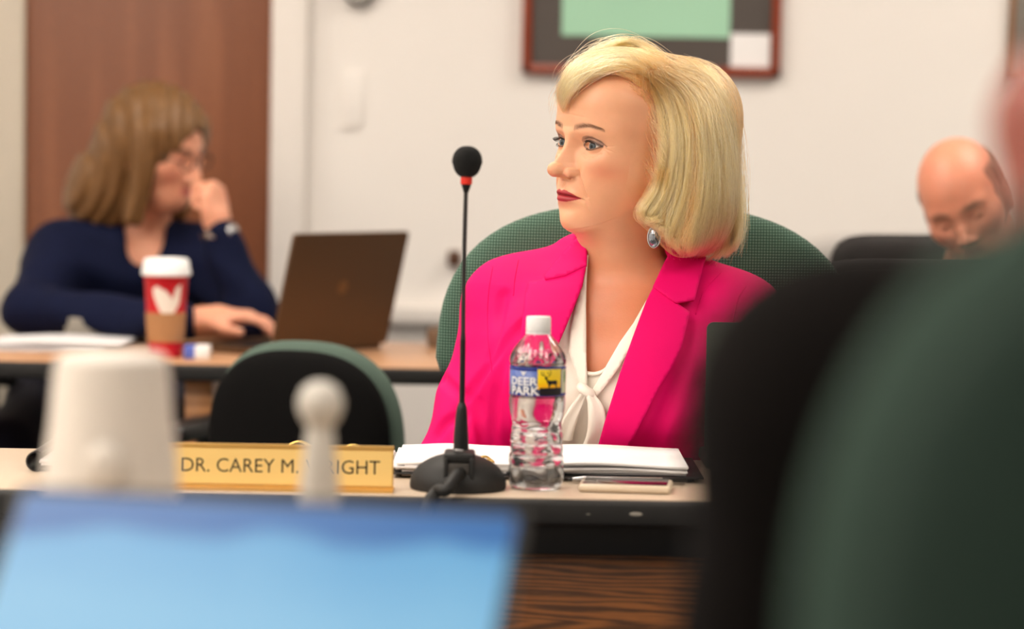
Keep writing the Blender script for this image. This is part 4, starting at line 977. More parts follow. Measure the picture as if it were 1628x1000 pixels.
def arms(p, g=0.):
    r = smin(cone(p, shR, elR, .058+g, .047+g), cone(p, elR, wrR, .047+g, .036+g), .02)
    l = smin(cone(p, shL, elL, .058+g, .047+g), cone(p, elL, wrL, .047+g, .036+g), .02)
    return np.minimum(r, l)
def pip(pts, poly):
    x, y = pts[:, 0], pts[:, 1]; ins = np.zeros(len(x), bool); j = len(poly)-1
    for i in range(len(poly)):
        xi, yi = poly[i]; xj, yj = poly[j]; m = ((yi > y) != (yj > y)) & (x < (xj-xi)*(y-yi)/((yj-yi) or 1e-9)+xi); ins ^= m; j = i
    return ins
def proj(V):
    v = V-CAM; w = v@fw; return np.stack([CX+FPX*(v@RT)/w, CY-FPX*(v@UP)/w], -1)
# ---- head, neck and chest as one skin: dense rows of a lofted section with features pressed in (millimetres)
TZr = np.array([70, 45, 20, 5, -10, -30, -45, -60, -75, -91, -104, -112, -118, -124, -131, -140, -160, -190, -260, -400.])
TF = np.array([91, 91, 90, 87, 86.5, 88, 90, 92, 92, 91.5, 90, 86.5, 81, 73, 65, 58, 52, 50, 50, 50.])
TB = np.array([98, 98, 100, 98, 95, 88, 80, 73, 68, 65, 63, 62, 61, 60, 60, 60, 60, 60, 60, 60.])
TW = np.array([74, 74, 75, 74, 73, 71, 69, 66, 62.5, 58.5, 55.5, 53.5, 52, 51.5, 51.5, 52, 54, 56, 60, 60.])
TN = np.array([2.2, 2.2, 2.35, 2.35, 2.3, 2.2, 2.1, 2.0, 1.95, 1.9, 1.85, 1.85, 1.9, 1.95, 2, 2, 2, 2, 2, 2.])
TT = np.array([0, 0, 0, 0, 0, .0, .06, .14, .24, .33, .38, .40, .40, .38, .34, .28, .16, .06, 0, 0])
def tab(T, z):
    o = np.argsort(TZr); x, y = TZr[o], T[o]
    # smooth monotone-ish interpolation
    d = np.gradient(y, x); i = np.clip(np.searchsorted(x, z)-1, 0, len(x)-2); h = x[i+1]-x[i]; t = np.clip((z-x[i])/h, 0, 1)
    return (1+2*t)*(1-t)**2*y[i]+t*(1-t)**2*h*d[i]+t*t*(3-2*t)*y[i+1]+t*t*(t-1)*h*d[i+1]
def seg_d(x, z, pl):
    """distance and signed side to a polyline in (x,z)"""
    best = np.full(x.shape, 1e9); side = np.zeros(x.shape)
    for (ax, az), (bx_, bz) in zip(pl[:-1], pl[1:]):
        dx, dz = bx_-ax, bz-az; t = np.clip(((x-ax)*dx+(z-az)*dz)/(dx*dx+dz*dz), 0, 1); d = np.hypot(x-ax-t*dx, z-az-t*dz)
        cr = np.sign((x-ax)*dz-(z-az)*dx); m = d < best; best = np.where(m, d, best); side = np.where(m, cr, side)
    return best, side
EX, EY, ER = 32, 65.5, 12.2
def lids(x):
    t = np.clip((x-18.5)/26.5, 0, 1); s = np.sin(PI*t)
    return .3+6.1*np.sin(PI*t**.85)**.8+.8*t, .3-4.2*s**.75+.9*t
def features(x, y, z):
    """forward displacement of the face in mm"""
    ax = np.abs(x); front = np.clip((y-25)/30, 0, 1)
    def g(x0, z0, sx, sz, a): return a*np.exp(-((ax-x0)/sx)**2-((z-z0)/sz)**2)
    d = np.zeros_like(x)
    d += g(30, -1, 15, 11, -8.5)+g(15, 1, 6, 9, -4)+g(27, 18, 17, 6, 2.2)+g(0, 16, 9, 7, 1.5)+g(50, 4, 9, 14, -1.5)
    d += g(44, -22, 17, 13, 4.2)+g(36, -42, 14, 14, 1.5)+g(40, -80, 13, 13, 3.2)+g(0, -62, 24, 17, 4)
    nz = np.array([-47, -45, -42.5, -39.5, -36.5, -32, -27, -22, -12, -3, 5, 14, 24]); nh = np.array([0, 2.5, 9, 18, 26, 30, 29.5, 24.5, 16.5, 11, 7, 3, 0]); nw = np.array([13, 13, 13, 12.5, 12.2, 11.8, 10.6, 9, 7.6, 7, 8, 10, 12.])
    h = np.interp(z, nz, nh); w = np.interp(z, nz, nw); nose = h*np.exp(-(ax/w)**2.5)
    d += nose+0
    d += g(20.8, -34, 3.0, 7, -2.4)
    d += 0
    d += g(0, -52, 2.2, 5, -1.0)+g(4, -52, 1.8, 5, .5)
    zm = -64.5-3.6*(ax/24)**2.2
    d += 3.6*np.exp(-(ax/19)**4)*np.exp(-((z-zm-4.2)/3.6)**2)+4.2*np.exp(-(ax/17)**4)*np.exp(-((z-zm+5.2)/4.2)**2)
    d += -4.6*np.exp(-(ax/25)**6)*np.exp(-((z-zm)/1.15)**2)
    d += g(26, -68.5, 3.2, 4, -2.0)
    d += g(0, -83, 17, 5, -3)+g(0, -100, 16, 11, 3.2)
    dd, sd = seg_d(ax, z, [(18.5, -33), (24, -44), (29, -55), (32, -65)]); lat = (ax > np.interp(-z, [33, 44, 57, 71, 90], [18.5, 24, 30, 34.5, 38]))
    d += -1.9*np.exp(-(dd/1.7)**2)+np.where(lat, 1.2*(1-np.exp(-(dd/2.5)**2))*np.exp(-(dd/9)**2), 0)
    dd, _ = seg_d(ax, z, [(27.5, -70), (31, -77), (32.5, -86)]); d += -1.0*np.exp(-(dd/1.6)**2)
    dd, _ = seg_d(ax, z, [(21, -10), (29, -14.5), (38, -14), (45, -9)]); d += -1.0*np.exp(-(dd/1.6)**2)
    for zz in (2., -3., -8.):
        dd, _ = seg_d(ax, z, [(49, zz*.5), (58, zz*1.6-1)]); d += -.55*np.exp(-(dd/.9)**2)
    for zz in (38, 48): d += -.25*np.exp(-((z-zz-2*np.cos(ax/14))/1.2)**2)*np.exp(-(ax/34)**4)
    yy = y+d*front
    for cx_, cz_, cy_n, r_n, k_n in ((0, -31.5, 110.2, 9.8, 7.), (12.2, -35, 96.5, 6.8, 5.)):
        rn = np.hypot(ax-cx_, z-cz_); ball = np.where(rn < r_n, cy_n+np.sqrt(np.maximum(r_n**2-rn**2, 0)), -99.); hb = np.clip(.5+.5*(ball-yy)/k_n, 0, 1); mg = yy*(1-hb)+ball*hb+k_n*hb*(1-hb); yy = np.where(ball > -50, np.maximum(mg, yy), yy)
    yy = yy-8.5*np.exp(-((ax-8.2)/3.6)**2-((z+41.6)/2.2)**2)
    # eyelids over the eyeball, with the almond opening between them
    rr = np.hypot(ax-EX, z); lidr = ER+1.5; cap_ = np.where(rr < lidr, EY+np.sqrt(np.maximum(lidr**2-rr**2, 0)), -99.)
    zu, zl = lids(ax); inside = (ax > 18.5) & (ax < 45) & (z < zu) & (z > zl)
    k = 3.0; hh = np.clip(.5+.5*(cap_-yy)/k, 0, 1); lid = yy*(1-hh)+cap_*hh+k*hh*(1-hh)
    lid = np.where(cap_ > -50, lid, yy)
    ct, _ = seg_d(ax, z, [(19.5, 5), (24, 9.6), (31, 11.4), (38, 10.4), (46, 5.2), (49, 1.5)]); lid = lid-1.7*np.exp(-(ct/1.25)**2)*(yy > 40)
    depth = np.minimum(np.minimum(zu-z, z-zl)*1.6, 5.0)
    sock = EY+np.sqrt(np.maximum(ER**2-np.minimum(rr, ER)**2, 0))-1.6
    lid = np.where(inside, np.maximum(np.minimum(lid-depth*1.2, lid), sock-2.5), lid)
    return np.where(front > 0, lid, yy)
def make_head():
    th = np.radians(np.concatenate([np.arange(-100, 100.01, .36), np.arange(102.5, 258, 2.5)])); nt = len(th)
    zr = np.concatenate([112-67*(1-np.cos(np.linspace(0, PI/2, 46)))[::1][:-1]*1.0, np.arange(45, -112, -.62), np.arange(-112, -190, -1.6), np.arange(-190, -392, -4)])
    zr[0] = 111.95
    T, Zr = np.meshgrid(th, zr)
    cap = Zr > 45; sc = np.where(cap, np.maximum(1-np.maximum((Zr-45)/67, 0)**2.3, 1e-6)**(1/2.3), 1)
    F = np.where(cap, -10+101*sc, tab(TF, np.minimum(Zr, 45))); B = np.where(cap, 10+88*sc, tab(TB, np.minimum(Zr, 45))); W = np.where(cap, 74*sc, tab(TW, np.minimum(Zr, 45))); N = tab(TN, np.minimum(Zr, 45))
    yc = np.where(cap, -10*(1-sc), 0)
    c, s = np.cos(T), np.sin(T); fe = np.where(c >= 0, F-yc, B+yc)
    r = (np.abs(c/fe)**N+np.abs(s/W)**N)**(-1/N)
    X = r*s; Y = yc+r*c
    Z = Zr+tab(TT, np.minimum(Zr, 45))*np.maximum(92-Y, 0)
    Y2 = np.where((c > 0) & (Zr > -112), features(X, Y, Z), Y)
    loc_ = np.stack([X, Y2, Z], -1)/1000
    world = HC+loc_ @ RH.T
    # below the jaw the section turns with the body and settles on the chest
    nb = bw(0, -.012, 0)
    t = np.clip((-.118-Zr/1000)/.085, 0, 1); t = t*t*(3-2*t)
    zt = HC[2]+Zr/1000
    axis = np.stack([np.full(zt.shape, nb[0]), np.full(zt.shape, nb[1]), zt], -1)
    dirw = c[..., None]*(RBd@np.array([0, 1., 0]))+s[..., None]*(RBd@np.array([1., 0, 0]))
    rr = np.full(zt.shape, .22); need = t > 0
    A = axis[need]; D = dirw[need]; q = rr[need]
    for _ in range(50): q = np.clip(q-core((A+D*q[:, None]).astype(np.float32))*.7, .01, .3)
    rr[need] = q
    wb = axis+dirw*rr[..., None]
    world = world*(1-t[..., None])+wb*t[..., None]
    V = world.reshape(-1, 3); nr = len(zr)
    i, j = np.meshgrid(np.arange(nr-1), np.arange(nt), indexing='ij'); j2 = (j+1) % nt
    Q = np.stack([i*nt+j, (i+1)*nt+j, (i+1)*nt+j2, i*nt+j2], -1).reshape(-1, 4).tolist()
    Q.append(tuple(range(nt))); Q.append(tuple(reversed(range((nr-1)*nt, nr*nt))))
    return V, Q, loc_.reshape(-1, 3)*1000, t.reshape(-1)
PW = thing('person', 'blonde woman in a hot pink blazer and white tie-neck blouse, seated behind the microphone', 'person', (BC[0], BC[1], 0))
V, Q, LO, TT_ = make_head()
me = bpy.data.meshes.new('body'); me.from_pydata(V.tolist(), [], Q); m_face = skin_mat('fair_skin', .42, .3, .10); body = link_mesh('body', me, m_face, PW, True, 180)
def tone_w(_):
    x, y, z = np.abs(LO[:, 0]), LO[:, 1], LO[:, 2]; head = (TT_ < .5); n = len(x)
    c = np.tile(L3((235, 175, 138)), (n, 1))
    def mx(m, col):
        nonlocal c; m = np.clip(m, 0, 1)[:, None]; c = c*(1-m)+L3(col)*m
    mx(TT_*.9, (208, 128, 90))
    fr = head & (y > 40)
    mx(.36*fr*np.exp(-((x-50)/17)**2-((z+32)/13)**2), (222, 108, 80))
    mx(.3*fr*np.exp(-((x-0)/9)**2-((z+36)/8)**2), (224, 124, 96))
    zm = -64.5-3.6*(x/24)**2.2
    up = (z > zm)*(z < zm+7.2*np.clip(1-(x/25)**2.2, 0, 1)*(1-.18*np.exp(-(x/3)**2))); lo_ = (z <= zm)*(z > zm-8.6*np.clip(1-(x/24)**2.4, 0, 1))
    mx(fr*(up+lo_)*.95, (172, 30, 52))
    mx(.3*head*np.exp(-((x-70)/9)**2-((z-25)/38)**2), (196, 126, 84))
    zu, zl = lids(x); ine = (x > 17.5) & (x < 47)
    crease = np.interp(x, [17, 24, 31, 38, 46, 50], [5.5, 11, 13, 12, 7, 3])
    mx(.55*fr*ine*(z > zu)*(z < crease+1.5), (150, 122, 112))
    mx(.9*fr*np.exp(-((z-zu-.6)/1.3)**2)*ine, (40, 30, 30)); mx(.75*fr*np.exp(-((z-zl+.5)/1.2)**2)*ine, (62, 46, 46)); mx(.55*fr*np.exp(-np.abs((seg_d(x, z, [(24, 9.6), (31, 11.4), (38, 10.4), (46, 5.2), (50, 1.)])[0])/1.0)**2), (110, 76, 64))
    mx(.5*fr*np.exp(-((x-44)/5)**2-((z-5)/4.)**2), (120, 96, 92))
    bz = np.interp(x, [10, 16, 26, 36, 47, 56], [22, 24.5, 27, 27.5, 24, 19]); bt = np.interp(x, [9, 12, 24, 40, 56], [2.6, 4.0, 3.8, 2.6, 1.2])
    mx(.62*fr*np.exp(-np.abs((z-bz)/bt)**3)*(x > 12)*(x < 52), (150, 106, 82))
    return c
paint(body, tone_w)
gz = (math.radians(-10), math.radians(1))
for cx in (-EX/1000, EX/1000): eye(PW, HC, RH, cx, gz, r=ER/1000, y=EY/1000)
# ------------------------------------------------------------------ hair
m_hairb = mat('blonde_hair_mass', (212, 168, 112), .55, var=.25, vscale=60, bump=.6, bscale=220)
m_hair = bpy.data.materials.new('blonde_hair'); m_hair.use_nodes = True; nt = m_hair.node_tree; nt.nodes.remove(nt.nodes['Principled BSDF'])
hb_ = nt.nodes.new('ShaderNodeBsdfHairPrincipled'); hb_.parametrization = 'COLOR'; hb_.inputs['Color'].default_value = lin((238, 208, 156)); hb_.inputs['Roughness'].default_value = .35; hb_.inputs['Radial Roughness'].default_value = .5
hb_.inputs['Random Roughness'].default_value = .2
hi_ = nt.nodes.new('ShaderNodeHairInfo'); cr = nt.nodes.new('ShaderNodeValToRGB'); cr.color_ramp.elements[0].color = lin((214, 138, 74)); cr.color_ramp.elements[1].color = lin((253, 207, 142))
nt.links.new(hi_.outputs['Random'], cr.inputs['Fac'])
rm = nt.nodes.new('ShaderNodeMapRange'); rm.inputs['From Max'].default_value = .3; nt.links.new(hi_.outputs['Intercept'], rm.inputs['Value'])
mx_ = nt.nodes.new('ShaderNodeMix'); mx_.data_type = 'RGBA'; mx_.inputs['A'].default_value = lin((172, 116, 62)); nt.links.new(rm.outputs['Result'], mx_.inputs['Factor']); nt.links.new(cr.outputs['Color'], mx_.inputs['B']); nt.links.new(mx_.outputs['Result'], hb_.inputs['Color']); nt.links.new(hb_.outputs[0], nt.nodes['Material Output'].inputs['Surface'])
EL = [(1052, 210, 3.69, .101, .11, .100), (988, 127, 3.641, .083, .083, .044), (918, 154, 3.615, .0235, .047, .039), (1101, 318, 3.64, .060, .095, .077), (1108, 175, 3.69, .056, .075, .062), (1085, 250, 3.64, .07, .09, .09)]
EL = [(P(a, b, c).astype(np.float32), (d, e, f)) for a, b, c, d, e, f in EL]
FC = P(952, 236, 3.54).astype(np.float32)
def hairv(p, g=0.):
    s = None
    for c, r in EL:
        e = ell(p, c, (r[0]+g, r[1]+g, r[2]+g)); s = e if s is None else smin(s, e, .03)
    s = smin(s, cone(p, P(1032, 334, 3.575), P(1085, 372, 3.58), .021+g, .03+g), .02)
    # far side of the head
    q = (p-HC.astype(np.float32))@RH.astype(np.float32)
    s = smin(s, ell(q, (-.070, -.045, -.02), (.028+g, .055+g, .085+g)), .03); s = smin(s, ell(q, (0, -.06, -.03), (.085+g, .065+g, .1+g)), .03)
    return s
def hairvol(p, g=0.):
    q = (p-HC.astype(np.float32))@RH.astype(np.float32)
    return smax(smax(hairv(p, g), -ell(p, FC, (.082-g, .16, .0945-g)), .008), -ell(q, (0, .062, -.012), (.080, .078, .104)), .008)
lo, hi = HC+(-.15, -.2, -.2), HC+(.22, .25, .17)
V, Q = mesh_sdf(lambda p: hairvol(p, -.007), lo, hi, .0035); hair_mass = obj_np('hair', V, Q, m_hairb, PW)
def add_strands(name, pts, rad, m, parent):
    """pts (N,K,3) polylines as one hair object"""
    N, K, _ = pts.shape; cu = bpy.data.hair_curves.new(name); cu.add_curves([K]*N)
    cu.attributes['position'].data.foreach_set('vector', pts.astype(np.float32).ravel())
    ra = cu.attributes.get('radius') or cu.attributes.new('radius', 'FLOAT', 'POINT'); ra.data.foreach_set('value', np.asarray(rad, np.float32).ravel())
    cu.materials.append(m); o = bpy.data.objects.new(name, cu); COL.objects.link(o); attach(o, parent); return o
def resample(g, K):
    return spline(g, K)
def drape(guides, N, K, depth=.014, jit=3.5, clump=9, seed=0, out=.002, start=(0, .12), end=(.86, 1.), cwav=4.):
    """strands between neighbouring guides given in picture coordinates, laid on and a little under the hair surface"""
    r = np.random.default_rng(seed); G = np.array([resample(g, K) for g in guides]); ng = len(G)
    u = r.random(N)*(ng-1); i = np.minimum(u.astype(int), ng-2); w = (u-i)[:, None, None]
    cc_ = np.sort(r.random(int(clump*(ng-1)))*(ng-1)); cid = np.abs(u[:, None]-cc_[None]).argmin(1); cl = cc_[cid]; wc = 1-np.clip(np.abs(np.linspace(0, 1, K)-.75)*1.2, 0, 1)
    w = w+(cl-u)[:, None, None]*wc[None, :, None]*.8*r.uniform(.2, 1, N)[:, None, None]
    px = G[i]*(1-w)+G[i+1]*w
    ph = r.random((N, 2))*6.28; tt = np.linspace(0, 1, K)
    px = px+r.normal(size=(N, 1, 2))*jit*.45+np.stack([np.sin(tt*5+ph[:, :1]), np.sin(tt*6+ph[:, 1:])], -1)*jit*.5
    ncl = cid.max()+1; cw = r.normal(size=(ncl, 4)); cp = r.random((ncl, 2))*6.28; bell = np.sin(PI*np.linspace(0, 1, K))**.7
    px = px+(np.stack([cw[cid, 0][:, None]*np.sin(tt*4+cp[cid, :1]), cw[cid, 1][:, None]*np.sin(tt*5+cp[cid, 1:])], -1))*cwav*bell[None, :, None]
    s0 = r.uniform(*start, N); s1 = np.clip(r.uniform(*end, N)+cw[cid, 3]*.03, .8, 1); ts = s0[:, None]+(s1-s0)[:, None]*tt
    f = ts*(K-1); a = np.clip(f.astype(int), 0, K-2); fr = (f-a)[..., None]; ar = np.arange(N)[:, None]; px = px[ar, a]*(1-fr)+px[ar, a+1]*fr
    off = np.abs(r.normal(size=N))*depth*.35+np.abs(cw[cid, 2])*depth*.45
    P0 = px.reshape(-1, 2); d = np.array([ray(a_, b_) for a_, b_ in P0]); d /= np.linalg.norm(d, axis=1)[:, None]
    t = np.full(len(d), 3.30)/d[:, 1]; prev = t.copy()
    best = np.full(len(d), 1e9); bt = t.copy()
    for _ in range(70):
        v = hairv((CAM+d*t[:, None]).astype(np.float32), .0); m = v < best; best[m] = v[m]; bt[m] = t[m]; t = t+np.clip(v, -.02, .02)*.8; t = np.minimum(t, 3.80)
    t = np.where(best > .003, bt, t)
    W = CAM+d*t[:, None]; W = W.reshape(N, K, 2+1)
    ts_ = (bt.reshape(N, K)); 
    W = W+(off[:, None, None]-out)*d.reshape(N, K, 3)
    # smooth along each strand so that no strand jumps in depth
    for _ in range(3): W[:, 1:-1] = .5*W[:, 1:-1]+.25*(W[:, :-2]+W[:, 2:])
    return W
def taper(N, K, r0, r1=.3):
    return r0*np.interp(np.linspace(0, 1, K), [0, .15, .75, 1], [.7, 1, 1, r1])[None]*np.ones((N, 1))
K = 22
near = [[(1008, 117), (1036, 140), (1049, 180), (1051, 230), (1045, 280), (1030, 314), (1013, 334), (1019, 350), (1040, 353)],
        [(1022, 113), (1058, 148), (1074, 205), (1072, 265), (1056, 322), (1038, 350), (1048, 366), (1066, 364)],
        [(1034, 112), (1082, 148), (1101, 215), (1099, 300), (1085, 358), (1073, 393), (1084, 404)],
        [(1044, 110), (1106, 146), (1128, 225), (1129, 310), (1116, 380), (1104, 409)],
        [(1054, 108), (1126, 146), (1150, 235), (1154, 320), (1145, 390), (1128, 412)],
        [(1060, 105), (1136, 136), (1162, 215), (1169, 300), (1169, 372), (1155, 409)],
        [(1068, 103), (1122, 112), (1158, 175), (1172, 280), (1175, 365), (1166, 400)],
        [(1058, 100), (1108, 103), (1150, 150), (1170, 250), (1174, 340), (1172, 390)]]
bang = [[(1018, 119), (988, 109), (952, 113), (924, 128), (905, 148), (893, 172)],
        [(1026, 117), (995, 102), (955, 104), (920, 122), (899, 148), (891, 184)],
        [(1040, 113), (1002, 92), (958, 94), (918, 118), (896, 150), (892, 180)],
        [(1054, 108), (1012, 80), (965, 82), (918, 108), (893, 142), (890, 170)],
        [(1064, 104), (1018, 72), (968, 74), (922, 98), (895, 130), (889, 160)],
        [(1066, 100), (1010, 68), (955, 76), (915, 102), (892, 138)]]
TEMPLE = [[(1000, 127), (1022, 150), (1050, 185)], [(1018, 146), (1040, 182), (1058, 222)], [(1034, 190), (1046, 225), (1060, 265)], [(1036, 235), (1042, 262), (1054, 292)], [(1024, 272), (1034, 290), (1048, 306)]]
CURL = [[(1048, 262), (1036, 298), (1017, 322), (1013, 342), (1026, 356), (1044, 352), (1052, 340)], [(1056, 262), (1046, 304), (1028, 328), (1022, 342), (1032, 350), (1044, 344)], [(1064, 262), (1056, 310), (1040, 334), (1034, 344), (1042, 352), (1058, 350)]]
parts_ = [drape(near, 9000, K, seed=1), drape(bang, 5200, K, seed=2, jit=4.5), drape(near, 700, K, seed=3, jit=14, out=.006), drape(bang, 220, K, seed=4, jit=13, out=.006), drape(CURL, 620, K, seed=8, jit=3, depth=.012, out=.007, cwav=1.5), drape(TEMPLE, 150, K, seed=5, jit=9, out=.003, start=(0, .3), end=(.7, 1), depth=.004)]
# the far side and the back: strands running down the mass
def downflow(N, K, seed, step=.0115):
    r = np.random.default_rng(seed); d = r.normal(size=(N*3, 3)); d[:, 2] = np.abs(d[:, 2])*.6; d[:, 1] += .55; d /= np.linalg.norm(d, axis=1)[:, None]
    c = HC+np.array([.06, .04, .03]); p = c+d*.30; p = p[:N]; d = d[:N]
    def grad(p, e=.002):
        g = np.stack([hairvol((p+np.eye(3)[i]*e).astype(np.float32))-hairvol((p-np.eye(3)[i]*e).astype(np.float32)) for i in range(3)], -1); return g/np.maximum(np.linalg.norm(g, axis=1)[:, None], 1e-9)
    for _ in range(40): p = p-d*np.clip(hairvol(p.astype(np.float32)), -.02, .02)[:, None]*.8
    out = []
    for _ in range(K):
        out.append(p.copy()); n = grad(p); v = np.array([0, 0, -1.])+r.normal(size=(N, 3))*.06+np.array([0, .2, 0]); v = v-n*(v*n).sum(1)[:, None]; v /= np.maximum(np.linalg.norm(v, axis=1)[:, None], .3)
        p = p+v*step; p = p-n*np.clip(hairvol(p.astype(np.float32)), -.01, .01)[:, None]
    return np.stack(out, 1)
df = downflow(3600, K, 6); pp = proj(df.reshape(-1, 3)).reshape(len(df), K, 2); df = df[~((pp[..., 0] < 1004) & (pp[..., 1] > 128)).any(1)]; parts_.append(df)
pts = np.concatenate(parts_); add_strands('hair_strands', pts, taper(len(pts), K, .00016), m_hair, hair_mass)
# brows and lashes
m_lash = mat('lash', (24, 18, 18), .5, var=0); m_brow = mat('brow_hair', (140, 102, 78), .6, var=0)
LH_ = []
def face_pt(x, z, lift=0.):
    """point on the face surface at lateral x, height z (mm, head frame)"""
    ax = np.atleast_1d(np.asarray(x, float)); zz = np.atleast_1d(np.asarray(z, float))
    F = tab(TF, zz); W = tab(TW, zz); N_ = tab(TN, zz); y = F*np.maximum(1-np.abs(ax/W)**N_, .01)**(1/N_)
    return np.stack([ax, features(ax, y, zz)+lift, zz], -1)
for sx in (-1, 1):
    n = 46; t = np.linspace(.06, 1, n)+RNG.normal(size=n)*.008; x = 18.5+26.5*np.clip(t, 0, .995); zu, zl = lids(x)
    rr_ = np.hypot(x-EX, zu); y = EY+np.sqrt(np.maximum((ER+1.3)**2-rr_**2, 4)); L = 5.2+3.5*t
    dx = (t-.42)*6.5; b0 = np.stack([sx*x, y, zu+.1], -1); b1 = b0+np.stack([sx*dx*.4, L*.62, -.7+0*t], -1); b2 = b0+np.stack([sx*dx, L, 1.8+0*t], -1)
    LH_.append(np.stack([b0, b1, b2], 1))
    b0 = np.stack([sx*x, EY+np.sqrt(np.maximum((ER+1.2)**2-np.hypot(x-EX, zl)**2, 4)), zl-.1], -1)[::2]; b1 = b0+np.array([0, 2., -.6]); b2 = b0+np.stack([sx*dx[::2]*.4, 3.+0*t[::2], -2.+0*t[::2]], -1); LH_.append(np.stack([b0, b1, b2], 1))
LA = np.concatenate(LH_); LA = HC+(LA/1000)@RH.T; LA = np.stack([LA[:, 0], .5*(LA[:, 0]+LA[:, 1])+0, LA[:, 1], .5*(LA[:, 1]+LA[:, 2]), LA[:, 2]], 1)
add_strands('eyelashes', LA, taper(len(LA), 5, .00013, .3), m_lash, PW)
br = []
for sx in (-1, 1):
    n = 130; x = 14+34*RNG.random(n)**.9; bz = np.interp(x, [10, 16, 26, 36, 47, 56], [22, 24.5, 27, 27.5, 24, 19]); bt = np.interp(x, [9, 12, 24, 40, 56], [2.0, 3.0, 2.7, 2.0, .8])
    z = bz+bt*RNG.uniform(-1, 1, n); a = face_pt(sx*x, z, .1); b = face_pt(sx*(x+2.6), z+1.3*(z < bz)-.5, .7); c_ = face_pt(sx*(x+5), z+.8*(z < bz)-1.2, .5); br.append(np.stack([a, b, c_], 1))
BR = HC+(np.concatenate(br)/1000)@RH.T; add_strands('eyebrows', BR, taper(len(BR), 3, .00011, .3), m_brow, PW)
# ------------------------------------------------------------------ earring
m_stone = mat('grey_crystal', (150, 156, 164), .06, metal=.85, var=.5, vscale=220)
ec = P(1040, 377, 3.575); dE = Vector((-.35, -.93, .05)).normalized(); qE = dE.to_track_quat('Z', 'Y').to_matrix()
er_o = obj('earring', MB().tube([Vector(ec)+qE@Vector((.0085*math.cos(a), .0135*math.sin(a), 0)) for a in np.linspace(0, 2*PI, 33)], .0014, 8).tube(spline([Vector(ec)+Vector((0, 0, .0135)), Vector(ec)+Vector((0, .003, .022)), Vector(ec)+Vector((.002, .012, .028))], 8), .0007, 6), m_chrome, PW)
st = MB(); rings = [(1, 0), (.92, .0022), (.7, .0042), (.35, .0052), (.001, .0054)]; nn = 14; v = []; f = []
for s_, h_ in rings:
    for k_ in range(nn): a = 2*PI*(k_+.5*(s_ == .7))/nn; v.append(Vector(ec)+qE@Vector((.008*s_*math.cos(a), .013*s_*math.sin(a), h_)))
for i_ in range(len(rings)-1):
    for k_ in range(nn): f.append((i_*nn+k_, i_*nn+(k_+1) % nn, (i_+1)*nn+(k_+1) % nn, (i_+1)*nn+k_))
st.add(v, f); obj('stone', st, m_stone, er_o, smooth=False)
# ------------------------------------------------------------------ blouse and blazer
m_blacktr = mat('black_trousers', (20, 18, 20), .85, bump=.2)
m_pink = mat('hot_pink_crepe', (226, 0, 103), .75, var=.03, vscale=12, bump=.12, bscale=700, spec=.2)
m_blouse = mat('ivory_satin', (246, 238, 226), .5, var=.02, bump=.05, bscale=400)
def cut(V, Q, poly, front):
    """drop faces inside an outline on the front of the garment"""
    c = V[Q].mean(1); q = (c-BC0)@RBd; keep = ~(pip(proj(c), poly) & (q[:, 1] > 0) & front(q)); Q = Q[keep]; u = np.unique(Q); mp = -np.ones(len(V), int); mp[u] = np.arange(len(u)); return V[u], mp[Q]
def wrinkle(p):
    q = p; x, y, z = q[..., 0], q[..., 1], q[..., 2]
    return (.0022)*np.sin(z*40+x*38+2*np.sin(x*25+z*12))+.0014*np.sin(z*95-x*70+2*np.sin(x*31))
def blouse(p):
    s = core(p, .005); return s+.0012*np.sin(p[..., 0]*150+1.5*np.sin(p[..., 2]*14))
V, Q = mesh_sdf(lambda p: smax(blouse(p), p[..., 2]-.985, .004), BC0+(-.24, -.2, .5), BC0+(.24, .18, 1.0), .0045)
skinpoly = [(930, 400), (927, 480), (929, 592), (938, 594.5), (948, 594.5), (962, 589), (992, 546), (1035, 480), (1075, 400), (1075, 330), (934, 330)]
V, Q = cut(V, Q, skinpoly, lambda q: q[:, 2] > .7); V, Q = cut(V, Q, [(600, 380), (846, 380), (846, 800), (600, 800)], lambda q: q[:, 2] > .5); bl_o = obj_np('blouse', V, Q, m_blouse, PW)
def jack(p, g=0.):
    s = smin(core_t(p, .014+g), arms(p, .012+g), .035)
    s = s+wrinkle(p)*np.clip((.93-p[..., 2])*12, 0, 1)
    # the crease at the bent right elbow and the drag line from the armpit
    for A, r_, dp in PJ:
        d = np.full(s.shape, 9., np.float32)
        for a_, b_ in zip(A[:-1], A[1:]): d = np.minimum(d, np.maximum(cone(p, a_, b_, .0, .0), 0))
        s = s+dp*np.exp(-(d/r_)**2)
    return s
def core_t(p, g):
    q = bl(p); s = torso(p, g)
    # tailored shoulder line and loose hem
    for sx, zz in ((-1, .928), (1, .912)): s = smin(s, cone(p, bw(sx*.052, -.016, .976), bw(sx*.158, -.008, zz), .028+g, .043+g), .045)
    return s
PJ = []
base_j = lambda p: smin(core_t(p, .014), arms(p, .012), .035)
for line, r_, dp in (([(702, 602), (718, 616), (740, 634)], .005, .022), ([(842, 504), (815, 530), (785, 568), (762, 600), (745, 628)], .0052, .026), ([(832, 516), (806, 560), (790, 610), (782, 680), (784, 738)], .007, .012),
                     ([(697, 690), (712, 672), (736, 662)], .006, .013), ([(757, 642), (768, 690), (776, 738)], .007, .013), ([(800, 470), (792, 520), (776, 566)], .007, .009), ([(1092, 510), (1078, 600), (1040, 690), (1020, 736)], .010, .008)):
    q_ = spline(line, 9); PJ.append((march(base_j, q_[:, 0], q_[:, 1], 3.3).astype(np.float32), r_, dp))
lapL = [(923, 383), (933, 422), (926, 455), (911, 494), (890, 543), (866, 610), (850, 690), (848, 760)]     # inner edge, her right side
lapR = [(1066, 398), (1057, 416), (1028, 480), (987, 593), (962, 672), (943, 738), (938, 760)]
